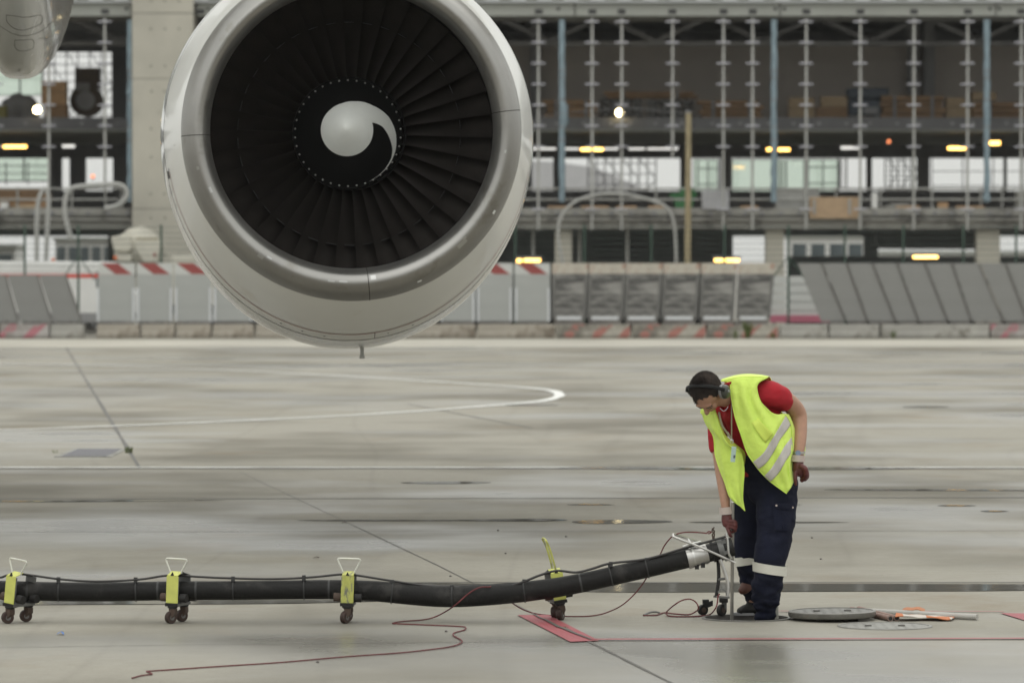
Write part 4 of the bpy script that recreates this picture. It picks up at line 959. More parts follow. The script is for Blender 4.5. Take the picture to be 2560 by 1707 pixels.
# red line and seams
def ringstrip(name, f0, f1, m, off=.003, a0=0, a1=2*PI):
    n = 128; mb = MB(); g_ = []
    for k in range(n+1):
        a = a0+(a1-a0)*k/n; g_.append([f0(a), f1(a)])
    vs = [p for r in g_ for p in r]; mb.add(vs, [(2*i, 2*i+1, 2*i+3, 2*i+2) for i in range(n)]); return part(name, mb, m, en)
def cowlpt(rows, s, a, off=.003):
    for r0, r1 in zip(rows, rows[1:]):
        if r0[3] <= s <= r1[3]:
            u = (s-r0[3])/(r1[3]-r0[3]); hw, rt, rb = (r0[i]+(r1[i]-r0[i])*u+off for i in range(3)); c, z = math.cos(a), math.sin(a)
            return Vector((hw*c, s, (rt if z > 0 else rb)*z))
ringstrip('red_line', lambda a: cowlpt(cow, 1.085, a), lambda a: cowlpt(cow, 1.10, a), mat('line_red',(.22,.05,.045),.5), a0=PI*1.06, a1=PI*1.94)
def lipseam(a):
    mb = MB(); d = .0035; n = 30; vs = []
    for i in range(n+1):
        for s_ in (-1, 1): vs.append(lipsurf(a+s_*d/1.2, i/n, .0012))
    mb.add(vs, [(2*i, 2*i+1, 2*i+3, 2*i+2) for i in range(n)]); part('lip_seam', mb, M_seam, en)
for a in (math.radians(-84), math.radians(182), math.radians(7)): lipseam(a)
mb = MB(); a = math.radians(-82); vs = []
for i in range(7):
    for da in (-.002,.002): vs.append(cowlpt(cow, 1.10+.2*i/6, a+da, .003))
mb.add(vs, [(2*i,2*i+1,2*i+3,2*i+2) for i in range(6)]); part('cowl_seam', mb, M_seam, en)
# polished repair patches on the lip
M_patch = mat('patch_bright', (.46,.46,.45), .32, metal=.9, var=.03)
for a, da, t0, t1 in ((-82,2.0,.56,.66),(-93.5,3.2,.52,.56),(-98,2.6,.50,.55),(-126,2.4,.40,.50),(-123,2.0,.52,.57),(-46,4.2,.36,.46),(-44,1.6,.44,.5),(-30,1.4,.25,.30),(-66,1.6,.22,.26),(-157,2.2,.5,.58),(-166,1.2,.36,.43),(-8,1.2,.5,.56)):
    mb = MB(); n = 5; vs = [lipsurf(math.radians(a-da/2+da*i/n), t0+(t1-t0)*j/n, .0012) for i in range(n+1) for j in range(n+1)]
    mb.add(vs, [(i*(n+1)+j, i*(n+1)+j+1, (i+1)*(n+1)+j+1, (i+1)*(n+1)+j) for i in range(n) for j in range(n)]); part('lip_patch', mb, M_patch if t0 > .3 else M_cowl2, en, sharp=None)
# small placards and latches on the left flank of the cowl
for a, s0, da, ds, m in ((190.5,1.15,2.2,.12,M_seam),(189.8,1.12,.9,.05,M_plate),(196,1.2,.7,.05,M_bolt),(200,1.22,.6,.05,M_bolt),(176,1.2,.4,.06,M_bolt),(184,.6,.5,.04,M_bolt)):
    vs = [cowlpt(cow, s0+ds*i/3, math.radians(a+da*j/3), .0035) for i in range(4) for j in range(4)]
    part('cowl_placard', MB().add(vs, [(i*4+j, i*4+j+1, (i+1)*4+j+1, (i+1)*4+j) for i in range(3) for j in range(3)]), m, en)
for a, s0, da, ds in ((262,1.20,.5,.03),(255,1.19,.5,.03),(248,1.19,.5,.03),(282,1.19,.5,.03),(290,1.19,.5,.03)):
    vs = [cowlpt(cow, s0+ds*i/3, math.radians(a+da*j/3), .0035) for i in range(4) for j in range(4)]
    part('cowl_latch', MB().add(vs, [(i*4+j, i*4+j+1, (i+1)*4+j+1, (i+1)*4+j) for i in range(3) for j in range(3)]), M_seam, en)
# fan blades
NBL = 38; SF = 1.02
def blade():
    mb = MB(); rows = []
    for i in range(9):
        u = i/8; r = .40+(1.090-.40)*u; ch = .20+.07*u; ga = math.radians(28+36*u); th = .020*(1-u)+.008*u
        up, dn = [], []
        for j in range(9):
            q = j/8; e = (q-.5)*ch; cam_ = .14*ch*(1-(2*q-1)**2)*(1-.6*u); hh = th*math.sqrt(max(0,q*(1-q)))*1.6+.001
            ax, tg = e*math.cos(ga) + cam_*math.sin(ga), -(e*math.sin(ga) - cam_*math.cos(ga))
            nx, ny = math.sin(ga), math.cos(ga)
            up.append(Vector((tg+ny*hh/2, SF+.1+ax+nx*hh/2, r))); dn.append(Vector((tg-ny*hh/2, SF+.1+ax-nx*hh/2, r)))
        rows.append(up+dn[::-1])
    mb.rings(rows); return mb
b0 = part('fan_blade', blade(), M_blade, en)
def snub(r, w_):
    mb = MB(); mb.box(-w_, SF+.06, r-.0025, w_, SF+.13, r+.0025); return mb
s0 = part('span_shroud', snub(.85,.036), M_hub, b0, smooth=False)
for k in range(1, NBL):
    b = inst(b0, en, (0,0,0), (0, 2*PI*k/NBL, 0)); inst(s0, b)
# spinner: profile s(r) from the tip to the bolt ring
def spin_s(r): return .60 + (r/.415)**1.25*.43
def spin_pt(r, a, off=0.0): u = max(0, 1-r/.415); return Vector((r*math.cos(a)-.024*u-.012, spin_s(r)-off, r*math.sin(a)+.036*u))
mb = MB(); mb.rings([[spin_pt(r, 2*PI*k/64) for k in range(64)] for r in [.001]+[.415*i/24 for i in range(1,25)]], cap=False); sp = part('spinner', mb, M_hub, en, sharp=None)
mb = MB(); mb.rings([[Vector((r*math.cos(2*PI*k/64), s, r*math.sin(2*PI*k/64))) for k in range(64)] for s, r in ((1.03,.415),(1.04,.43),(1.32,.44))], cap=False); part('hub_ring', mb, M_hub, en)
def spiral():
    RB = .198; mb = MB(); n = 120; rows = []
    RO = [(130,1.0),(100,1.04),(75,1.15),(45,1.38),(20,1.68),(0,1.84),(-20,1.95),(-40,2.0),(-66,2.02)]
    RI = [(18,0.9),(15,1.08),(12,1.2),(7,1.36),(-8,1.62),(-20,1.82),(-30,1.925),(-45,1.98),(-66,2.016)]
    def look(T, a):
        if a >= T[0][0]: return T[0][1]
        for (a0, v0), (a1, v1) in zip(T, T[1:]):
            if a1 <= a <= a0: u = (a0-a)/(a0-a1); return v0+(v1-v0)*u
        return T[-1][1]
    for k in range(n+1):
        d = 130 - 196*k/n
        rows.append((math.radians(d), (.0 if d > 18 else look(RI, d))*RB, look(RO, d)*RB))
    m = 10; vs = []
    for a, ri, ro in rows:
        for j in range(m+1): vs.append(spin_pt(max(.001, ri+(ro-ri)*j/m), a, .004))
    mb.add(vs, [(i*(m+1)+j, i*(m+1)+j+1, (i+1)*(m+1)+j+1, (i+1)*(m+1)+j) for i in range(n) for j in range(m)])
    # round eye
    vs = [spin_pt(.001, 0, .0044)]; nn = 72; R_ = 8
    for j in range(1, R_+1):
        for k in range(nn): vs.append(spin_pt(RB*j/R_, 2*PI*k/nn, .0044))
    fs = [(0, 1+(k+1)%nn, 1+k) for k in range(nn)]
    for j in range(R_-1):
        for k in range(nn): fs.append((1+j*nn+k, 1+j*nn+(k+1)%nn, 1+(j+1)*nn+(k+1)%nn, 1+(j+1)*nn+k))
    mb.add(vs, fs); return mb
part('spiral_mark', spiral(), M_spiral, sp, sharp=None)
bp0 = None
for k in range(NBL):
    c = spin_pt(.402, 2*PI*(k+.5)/NBL, .005)
    if bp0 is None: bp0 = part('spinner_bolt', MB().ell((0,0,0), (.0075,0,0), (0,.0075,0), (0,0,.0075), 8, 6), M_bolt, sp); bp0.location = c
    else: inst(bp0, sp, c)
# drain mast under the nacelle, pylon and wing above
dmz = -1.645
mb = MB(); mb.box(.102, 1.9, dmz-.075, .130, 1.98, dmz+.04); mb.box(.097, 1.88, dmz-.085, .135, 1.99, dmz-.06); part('drain_mast', mb, M_rod, en, smooth=False)
part('pylon', MB().prism([(0-.16,1.6,1.35),(-.16,2.4,1.9),(-.16,7,2.6),(-.16,7,1.8),(-.16,4.2,1.15)], (.32,0,0)), M_cowl2, en, smooth=False)
wg = thing('aircraft_wing', 'underside of the pale wing above the picture carrying engine and fairing', 'wing', (-3, 41, 5.9))
part('wing_panel', MB().prism([(-12,38.3,6.6),(-12,40,6.25),(-12,46,6.35),(-12,47.5,6.7),(-12,42,6.95)], (15.5,0,0)), M_cowl2, wg, smooth=False)
# canoe fairing at the top left corner
def fairing():
    Y0 = 40.0; sc = F/Y0; zt = Z(190,Y0)+.02; xc0 = X(50,Y0)
    t = thing('flap_fairing', 'rounded grey pod hanging into the top left corner of the picture', 'fairing', (xc0, Y0+1, zt))
    H = 1.75; rows = []
    for i in range(15):
        u = i/14; y = Y0 - .9 + 5.0*u; k = math.sin(min(1, u/.42)*PI/2)**.62 if u < .42 else 1 - ((u-.42)/.58)**2*.35
        k = max(k, .03); row = []
        for j in range(33):
            q = -1 + 2*j/32; hz = H*k; wmax = .325*k**.8
            ang = q*PI/2; wx = wmax*math.copysign(abs(math.sin(ang))**.68, ang); zz = zt + H - hz*math.cos(ang)**.62 if abs(q) < .999 else zt + H
            row.append(Vector((xc0 - .15 + wx + .055*(zz-zt), y, zz)))
        rows.append(row)
    mb = MB(); n = 33; mb.add([p for r in rows for p in r], [(i*n+k, i*n+k+1, (i+1)*n+k+1, (i+1)*n+k) for i in range(14) for k in range(32)])
    mb.add(rows[0], [tuple(range(n-1,-1,-1))]); mb.add(rows[-1], [tuple(range(n))])
    part('shell', mb, mat('fairing_grey', (.42,.42,.39), .25, coat=.8, var=.05, scale=2), t, sharp=None)
    from mathutils.bvhtree import BVHTree
    bvh = BVHTree.FromPolygons(mb.v, [f for f in mb.f if len(f) == 4])
    def line(pts, r=.003):
        out = []
        for a, b in pts:
            d = ray(a, b).normalized(); h = bvh.ray_cast(Vector((0,0,CAMZ)), d)
            if h[0] is not None: out.append(h[0]-d*.001)
        if len(out) > 2: part('panel_line', MB().tube(out, r, 5), mat('panel_gap', (.16,.155,.14), .6), t)
    def dens(p): return [(v.x, v.y) for v in spline([Vector((*q,0)) for q in p], 6)]
    line(dens([(16,38),(38,41),(59,44),(80,42),(104,40),(104,58),(85,68),(60,76),(36,72),(18,56),(16,38)]))
    line(dens([(37,101),(37,117),(45,126),(60,128),(78,124),(84,117),(82,100),(60,101),(37,101)]))
    line(dens([(0,66),(30,84),(62,90),(100,80),(130,56),(150,24)]), .003)
    line(dens([(48,180),(49,172)]), .003); line(dens([(98,96),(115,97),(130,92)]), .003)
    part('upper_bracket', MB().box(xc0-.2, Y0+.6, zt+H-.05, xc0+.2, Y0+3, 6.3), M_cowl2, t, smooth=False)
fairing()
# ================================================================== HOSE, CARTS, ROPE, TOOLS
M_rubber = mat('hose_rubber', (.0085,.008,.0075), .66, var=.3, scale=5, bump=.4, bscale=40, stain=(5,.54,(.034,.032,.03)), spec=.3)
M_cable = mat('cable_black', (.02,.018,.017), .5, var=.2)
M_tie = mat('tie_black', (.03,.03,.03), .5)
M_yel = mat('cart_yellow', (.56,.58,.14), .55, var=.1, scale=14, stain=(16,.60,(.24,.24,.11)))
M_yelw = mat('cart_yellow_worn', (.46,.47,.12), .6, var=.2, scale=14, stretch=(3,1,.8), stain=(13,.5,(.17,.17,.12)))
M_blk = mat('black_steel', (.018,.017,.0165), .55, var=.2, spec=.3)
M_gsteel = mat('grey_steel', (.15,.15,.145), .55, metal=.3, var=.2, scale=10)
M_alu = mat('aluminium', (.50,.49,.47), .34, metal=.85, var=.12, scale=14, stain=(20,.62,(.3,.29,.27)))
M_chrome = mat('bright_tube', (.58,.58,.56), .28, metal=.85, var=.05)
M_wheel = mat('wheel_rubber', (.045,.025,.019), .7, var=.3, scale=14)
M_rust = mat('rusty_steel', (.065,.042,.03), .75, var=.3, scale=20)
M_rope = mat('rope_dark_red', (.12,.022,.025), .75, var=.3, scale=80)
HYD = 28.30
def HP(px, py, dy=0): return P(px, py, HYD+dy)
hs_ = thing('ground_hose', 'thick black rubber hose on wheeled carts running across the foreground', 'hose', HP(860,1475))
cen = [(-260,1470,.01),(-120,1472,.01),(0,1474.5,.008),(44,1475.5,.008),(130,1478,.01),(240,1479,.015),(340,1477.5,.01),(428,1476,0),(560,1475.5,-.01),(700,1474,0),(810,1473,0),(867,1474,0),(940,1477,.0),(1020,1484,0),(1090,1489,0),(1150,1489.5,0),(1220,1486,0),(1300,1479.5,0),(1350,1473.5,0),(1396,1467,0),(1464,1454,0),(1540,1437,0),(1617,1419.5,0),(1680,1404.5,0),(1724,1394,0)]
path = spline([HP(*p) for p in cen], 6)
part('hose_tube', MB().tube(path, [.0575 + .0085*math.exp(-((p.x-HP(1120,1475).x)/.55)**2) for p in path], 24), M_rubber, hs_)
# cuffs either side of each cart
for px in (500, 64, 394, 926, 820, 1330, 1448):
    i = min(range(len(path)), key=lambda k: abs(path[k].x - HP(px,1475).x)); a, b = path[max(i-1,0)], path[min(i+1,len(path)-1)]
    d = (b-a).normalized(); part('hose_clamp', MB().tube([path[i]-d*.006, path[i]+d*.006], .0592, 24), M_tie, hs_)
# repair band
i = min(range(len(path)), key=lambda k: abs(path[k].x - HP(836,1475).x)); d = (path[i+1]-path[i-1]).normalized()
part('repair_band', MB().tube([path[i]-d*.02, path[i]+d*.022], .0585, 24), mat('band_tan', (.07,.063,.05), .7, var=.4, scale=18), hs_)
# control cable riding on top
cab = [(-260,1452),(-60,1452),(0,1443),(20,1437),(60,1435),(150,1447),(240,1452.5),(345,1448),(415,1438),(460,1439),(560,1444),(680,1446.5),(780,1442),(852,1435),(890,1437),(985,1452),(1075,1465),(1130,1466.5),(1185,1470)]
part('control_cable', MB().tube(spline([HP(a,b,-.022) for a, b in cab], 6), .0068, 8), M_cable, hs_)
cab2 = [(1270,1466),(1310,1453),(1350,1437),(1392,1426),(1440,1430),(1480,1421),(1526,1407.5),(1617,1396.5),(1700,1373),(1740,1362),(1820,1339)]
part('control_cable', MB().tube(spline([HP(a,b,-.03) for a, b in cab2], 6), .0075, 8), M_cable, hs_)
def tie(px, top):
    i = min(range(len(path)), key=lambda k: abs(path[k].x - HP(px,1475).x)); c = path[i]; d = (path[min(i+1,len(path)-1)]-path[i-1]).normalized()
    zt = HP(px, top).z; ring = []
    u = Vector((0,1,0)); v = d.cross(u) if d.cross(u).z > 0 else u.cross(d)
    for k in range(28):
        a = 2*PI*k/28; rr_ = .060 + .0085*math.exp(-((c.x-HP(1120,1475).x)/.55)**2); p = c + u*math.cos(a)*rr_ + v*math.sin(a)*rr_
        if math.sin(a) > .93: p = Vector((p.x, p.y*.4+(c.y-.02)*.6, max(p.z, zt)))
        ring.append(p)
    part('cable_tie', MB().tube(ring, .0042, 6, closed=True), M_tie, hs_)
    part('tie_knot', MB().box(c.x-.011, c.y-.035, zt-.022, c.x+.011, c.y-.008, zt+.008), M_tie, hs_, smooth=False)
for px, top in ((150,1445),(346,1445.5),(593,1442.5),(764,1440),(983,1451),(1130,1464),(1310,1450),(1526,1406),(1617,1396)): tie(px, top)
for px, pa in ((262,.02),(540,.03)):
    pass
# ---- coupling head and its stand, rigid with the hose
ax = (HP(1820,1369,.02)-HP(1724,1394)).normalized()
def CP(px): t = (px-1724)/(1820-1724); return HP(1724,1394).lerp(HP(1820,1369,.02), t)
def cyl(name, p0, p1, r, m, n=28):
    rr = r if isinstance(r, (list,tuple)) else [r, r]; return part(name, MB().tube([CP(p0), CP(p1)], list(rr), n), m, hs_)
cyl('collar', 1717, 1726, .065, M_alu); cyl('coupling_sleeve', 1726, 1768, [.063,.060], M_alu); cyl('sleeve_band', 1731, 1735, .0655, M_chrome); cyl('sleeve_band', 1760, 1764, .0640, M_alu)
cyl('swivel_body', 1768, 1795, [.055,.058], M_blk); cyl('flange_ring', 1780, 1785, .0645, M_blk); cyl('coupling_ring', 1795, 1808, .066, M_gsteel); cyl('coupling_head', 1808, 1832, [.062,.057], M_blk)
for k in range(6):
    a = 2*PI*k/6+.3; u = Vector((0,1,0)); v = ax.cross(u); o = (u*math.cos(a)+v*math.sin(a))*.066
    part('latch_claw', MB().obox(CP(1812)+o, ax*.016, u*.008, v*.010), M_gsteel, hs_, smooth=False)
for px, m in ((1742,M_blk),(1757,M_blk)):
    c = CP(px)+Vector((0,-.02,-.066)); part('clamp_lug', MB().box(c.x-.012, c.y-.02, c.z-.012, c.x+.012, c.y+.02, c.z+.014), m, hs_, smooth=False)
for px in (1716, 1733, 1745):
    c = CP(px)+Vector((0,-.02,.07)); part('clamp_bolt', MB().tube([c-Vector((.006,0,0)), c+Vector((.014,0,.004))], .006, 8), M_chrome, hs_)
# lever: long bright wishbone over the coupling
q = [HP(1838,1406,-.075), HP(1760,1371,-.075), HP(1690,1344,-.075), HP(1684,1339,-.06), HP(1686,1335,-.03), HP(1722,1346,.0), HP(1756,1358,.02)]
part('lever_handle', MB().tube(spline(q, 6), .0072, 8), M_alu, hs_)
part('lever_bar', MB().tube([HP(1720,1347,-.01), HP(1727,1358,-.075)], .006, 8), M_chrome, hs_)
part('lever_bar', MB().tube([HP(1706,1366,-.075), HP(1736,1357,-.05), HP(1752,1353,-.03)], .0055, 8), M_chrome, hs_)
part('lever_bar', MB().tube(spline([HP(1814,1331,-.1), HP(1819,1350,-.1), HP(1822,1382,-.1), HP(1829,1394,-.09)], 5), .0075, 8), M_chrome, hs_)
# hook eye with a loop
part('lifting_eye', MB().tube(spline([HP(1783,1344,-.03), HP(1781,1336,-.03), HP(1786,1328,-.03), HP(1780,1320,-.03)], 5), .0045, 6), M_rust, hs_)
part('lifting_eye', MB().tube(spline([HP(1784,1344,-.02), HP(1786,1334,-.02), HP(1780,1326,-.02), HP(1786,1317,-.02)], 5), .004, 6), M_rust, hs_)
part('eye_bolt', MB().tube([HP(1784,1352,-.02), HP(1783.5,1342,-.02)], .008, 8), M_rust, hs_)
# stand legs
part('stand_leg', MB().tube(spline([HP(1795,1400,.02), HP(1797,1440,.02), HP(1793,1475,.02), HP(1790,1492,.02)], 5), .011, 10), M_blk, hs_)
part('stand_leg', MB().tube(spline([HP(1800,1398,-.03), HP(1812,1430,-.03), HP(1820,1460,-.03), HP(1819,1492,-.03)], 5), .010, 10), M_alu, hs_)
part('stand_tie', MB().tube([HP(1795,1448,.02), HP(1817,1445,-.03)], .008, 8), M_gsteel, hs_)
part('stand_foot', MB().bar(HP(1786,1490,.03), HP(1822,1493,-.05), .02, .012), M_gsteel, hs_, smooth=False)
part('stand_loop', MB().tube(spline([HP(1795,1480,-.05), HP(1803,1472,-.05), HP(1814,1477,-.05), HP(1816,1488,-.05)], 5), .0035, 8), M_gsteel, hs_)
def wheel_part(c, axis, r, w_, par, dark=False):
    axis = axis.normalized(); t = part('wheel', MB().tube([c-axis*w_/2, c-axis*w_*.38, c+axis*w_*.38, c+axis*w_/2], [r*.93, r, r, r*.93], 22), M_blk if dark else M_wheel, par)
    part('wheel_hub', MB().tube([c-axis*(w_/2+.003), c+axis*(w_/2+.003)], r*.48, 16), M_gsteel if not dark else M_rust, t); return t
c = G(1757,1537); c.z = .033; wheel_part(c, Vector((.45,-.9,0)), .033, .028, hs_, True)
part('caster_fork', MB().obox(c+Vector((.03,.01,.03)), (.032,0,.012), (0,.02,0), (0,0,.016)), M_blk, hs_, smooth=False)
part('caster_fork', MB().obox(c+Vector((.018,.0,.052)), (.02,0,.0), (0,.022,0), (0,0,.012)), M_blk, hs_, smooth=False)
c = G(1804,1539); c.z = .036; wheel_part(c, Vector((.75,-.66,0)), .036, .028, hs_, True)
part('caster_fork', MB().obox(c+Vector((.016,.012,.025)), (.016,0,0), (0,.012,0), (0,0,.024)), M_gsteel, hs_, smooth=False)
part('caster_plate', MB().obox(c+Vector((.012,.005,.062)), (.026,0,0), (0,.026,0), (0,0,.014)), M_blk, hs_, smooth=False)
# ---- carts (built at the origin: x along the hose, y across, z up)
def cart(name, label, worn=False, plain_handle=True, loop=True):
    t = thing(name, label, 'hose cart', (0,0,0), 'yellow wheeled carts under the hose'); MY = M_yelw if worn else M_yel
    part('yellow_plate', MB().box(-.0385,-.098,.124,.0385,-.092,.288), MY, t, smooth=False, bevel=.002)
    part('plate_channel', MB().box(-.036,-.0915,.126,.036,-.078,.284), M_gsteel, t, smooth=False)
    part('far_plate', MB().box(-.0385,.080,.124,.0385,.092,.280), M_gsteel, t, smooth=False, bevel=.002)
    part('base_bar', MB().box(-.040,-.100,.106,.040,.100,.1235), M_gsteel, t, smooth=False, bevel=.002)
    part('base_shoe', MB().box(-.041,-.102,.104,.041,-.060,.1055), M_blk, t, smooth=False); part('base_lip', MB().box(-.041,-.1045,.1045,.041,-.1005,.1235), M_blk, t, smooth=False)
    part('top_strap', MB().prism([(-.034,-.0975,.2885),(.034,-.0975,.2885),(.036,-.030,.309),(-.036,-.030,.309)], (0,0,.004)), MY, t, smooth=False)
    part('strap_rear', MB().prism([(-.036,-.0295,.309),(.036,-.0295,.309),(.036,.088,.283),(-.036,.088,.283)], (0,0,.004)), M_gsteel, t, smooth=False)
    part('clip', MB().prism([(-.013,-.099,.290),(.009,-.099,.290),(-.002,-.099,.312)], (0,.01,0)), M_blk, t, smooth=False)
    if loop: hp = [(-.036,-.05,.302),(-.040,-.05,.318),(-.066,-.045,.372),(-.066,-.045,.382),(-.058,-.045,.388),(0,-.045,.389),(.058,-.045,.388),(.066,-.045,.382),(.066,-.045,.372),(.040,-.05,.318),(.036,-.05,.302)]
    else: hp = [(-.0,-.085,.302),(-.004,-.085,.34),(-.012,-.083,.40),(-.022,-.082,.455),(-.038,-.08,.50),(-.034,.02,.50),(-.018,.02,.455),(-.008,.02,.40),(0,.02,.34),(.0,.02,.302)]
    part('handle', MB().tube(spline(hp, 4), .0054 if loop else .0065, 8), mat('handle_wire', (.62,.62,.55), .35, metal=.3, var=.15, scale=12, stain=(10,.58,(.5,.52,.14))) if loop else M_yelw, t)
    for sy in (-.062, .066):
        for sx in (-.062, .062): part('side_roller', MB().tube([(sx-.022 if sx < 0 else sx-.02, sy, .155), (sx+.022, sy, .155)], .026, 14), M_rust if sx < 0 else M_blk, t)
    for sy in (-.082, .082):
        ca = part('caster', MB().tube([(0,sy,.104),(0,sy,.094),(0,sy,.0938),(0,sy,.088)], [.030,.030,.022,.022], 16), M_blk, t)
        part('fork', MB().prism([(-.016,sy-.022,.090),(.022,sy-.022,.090),(.024,sy-.022,.06),(.008,sy-.022,.034),(-.002,sy-.022,.036)], (0,.044,0)), M_rust, ca, smooth=False)
        ax_ = Vector((.86,-.5,0)); c = Vector((-.008,sy-.004,.037))
        part('wheel', MB().tube([c-ax_*.016, c-ax_*.012, c+ax_*.012, c+ax_*.016], [.034,.037,.037,.034], 22), M_wheel, ca)
        part('hub', MB().tube([c-ax_*.0185, c+ax_*.0185], .016, 14), M_gsteel, ca)
    return t
c1 = cart('hose_cart', 'leaning yellow hose cart at the left picture edge')
for (px, py, yaw, lean, lab, root) in ((44,1556,-36,7,None,c1),(444,1555.5,-20,2,'clean yellow hose cart second from the left',None)):
    g_ = G(px, py); rr = (0, math.radians(lean), math.radians(yaw))
    if root: root.location = g_; root.rotation_euler = rr
    else: dup(c1, g_, rr, lab)
c3 = cart('hose_cart', 'scratched yellow hose cart in the middle of the row', worn=True); c3.location = G(869,1555); c3.rotation_euler = (0, math.radians(2), math.radians(-3))
c4 = cart('hose_cart', 'yellow hose cart with upright edge-on handle beside the red corner marking', loop=False); c4.location = G(1399,1546.5); c4.rotation_euler = (0, math.radians(-8), math.radians(12))
# ---- rope
def on(px, py, z=.006): return G(px, py, z)
rope = [on(330,1694),on(352,1688),on(379,1684),on(374,1680),on(367,1677),on(390,1675.5),on(560,1664),on(700,1655),on(860,1641),on(1000,1631),on(1090,1621),on(1118,1617),on(1140,1612),on(1155,1604),on(1150,1597),on(1134,1588),on(1136,1581),on(1160,1574),on(1164,1568),on(1150,1565),on(1060,1561),on(990,1558),on(985,1556),on(1010,1552),on(1060,1548),on(1095,1538,.02),HP(1135,1514,-.078),HP(1165,1488,-.079),HP(1185,1474,-.074),HP(1203,1467,-.062),HP(1222,1466.5,-.05),HP(1240,1464,.02),HP(1262,1480,.075)]
single('red_rope', MB().tube(spline(rope, 8), .0042, 6), M_rope, 'thin dark red rope snaking over the concrete below the hose', 'rope', 'dark red ropes')
rope = [HP(1262,1490,.075),HP(1284,1509,.05),on(1310,1524,.03),on(1345,1534),on(1400,1539),on(1440,1540),on(1480,1538.5),on(1515,1531,.02),HP(1555,1512,.0),HP(1590,1480,.03),HP(1615,1446,.05),HP(1632,1415,.07),HP(1650,1386,.05),HP(1662,1362,.03),HP(1680,1341,-.02),HP(1700,1332,-.03),HP(1725,1329.5,-.03),HP(1755,1331,-.03),HP(1766,1332,-.03),HP(1772,1328,-.03),HP(1778,1330,-.03),HP(1770,1334,-.03)]
single('red_rope', MB().tube(spline(rope, 8), .0040, 6), M_rope, 'dark red rope rising behind the hose to the hook on the coupling', 'rope', 'dark red ropes')
rope = [on(1608,1537.5),on(1640,1537),on(1660,1531),on(1690,1534,.012),on(1720,1535.5),on(1736,1530,.03),HP(1746,1520,-.05),HP(1740,1505,-.06),HP(1725,1497,-.06),HP(1705,1500,-.05),HP(1685,1512,-.04),on(1668,1527,.03),on(1666,1534,.012),on(1680,1540),on(1740,1540),on(1772,1536),HP(1786,1524,-.1),HP(1793,1508,-.1),HP(1795,1490,-.09),HP(1799,1484,-.07)]
single('red_rope', MB().tube(spline(rope, 8), .0045, 6), M_rope, 'looped dark red rope end lying beside the stand wheels', 'rope', 'dark red ropes')
rope = [on(1609,1537),on(1625,1530,.014),on(1640,1529,.014),on(1650,1532)]
single('snap_hook', MB().tube(spline(rope, 6), .0065, 6), M_gsteel, 'small grey snap hook at the tip of the looped rope', 'hook')
# ---- pipes and flag lying right of the lifted cover
g0, g1 = on(2150,1526,.022), on(2443,1541.5,.02)
single('long_pipe', MB().tube([g0, g1], .0185, 14), mat('pale_tube', (.40,.39,.36), .5, var=.12, scale=10), 'long pale pipe lying on the ground behind the lifted round cover', 'pipe')
for a, b, lab in (((2128,1522),(2226,1545.5),'short reddish tube with open end left of the orange flag'),((2147,1521),(2242,1544.5),'short reddish tube touching the rolled orange flag')):
    p0, p1 = on(*a, .02), on(*b, .018); t = thing('flag_stick', lab, 'tube', p1, 'reddish tubes by the lifted cover')
    part('tube', MB().tube([p0, p1], .017, 14), mat('stick_red', (.24,.15,.12), .6, var=.2, scale=14), t)
    d = (p1-p0).normalized(); part('tube_end', MB().tube([p1-d*.002, p1+d*.001], .0125, 14), M_blk, t); part('end_ring', MB().tube([p1-d*.008, p1-d*.0005], .0178, 14), M_gsteel, t)
def flag_mat():
    m = bpy.data.materials.new('flag_cloth'); m.use_nodes = True; n = m.node_tree; b = n.nodes['Principled BSDF']; b.inputs['Roughness'].default_value = .8
    tc = n.nodes.new('ShaderNodeTexCoord'); v = n.nodes.new('ShaderNodeTexChecker'); v.inputs['Scale'].default_value = 7
    v.inputs['Color1'].default_value = (.50,.17,.07,1); v.inputs['Color2'].default_value = (.55,.5,.45,1)
    n.links.new(tc.outputs['Object'], v.inputs['Vector']); n.links.new(v.outputs[0], b.inputs['Base Color']); return m
MF = flag_mat()
grid = []
for i in range(13):
    u = i/12; row = []
    for j in range(7):
        v = j/6; px = 2238 + 142*u + 8*v; py = 1552.5 - 7*v + .5*math.sin(u*9)
        z = .008 + .028*(1-u)**1.2*math.sin(PI*min(1,.25+v*.75)) + .010*abs(math.sin(u*7+v*4))
        row.append(G(px, py) + Vector((0,0,z)))
    grid.append(row)
single('folded_flag', MB().sheet(grid, .004), MF, 'folded orange and white flag cloth on the ground in front of the long pipe', 'flag')
grid = []
for i in range(9):
    u = i/8; grid.append([G(2255+55*u+3*v, 1532-4*v) + Vector((0,0,.012+.016*math.sin(PI*u)*math.sin(PI*(.2+.6*v))+.006*v+.004*math.sin(u*11))) for v in (0,.33,.66,1)])
single('flag_corner', MB().sheet(grid, .004), mat('flag_orange', (.42,.17,.08), .8), 'orange cloth corner peeking up behind the long pipe', 'flag')
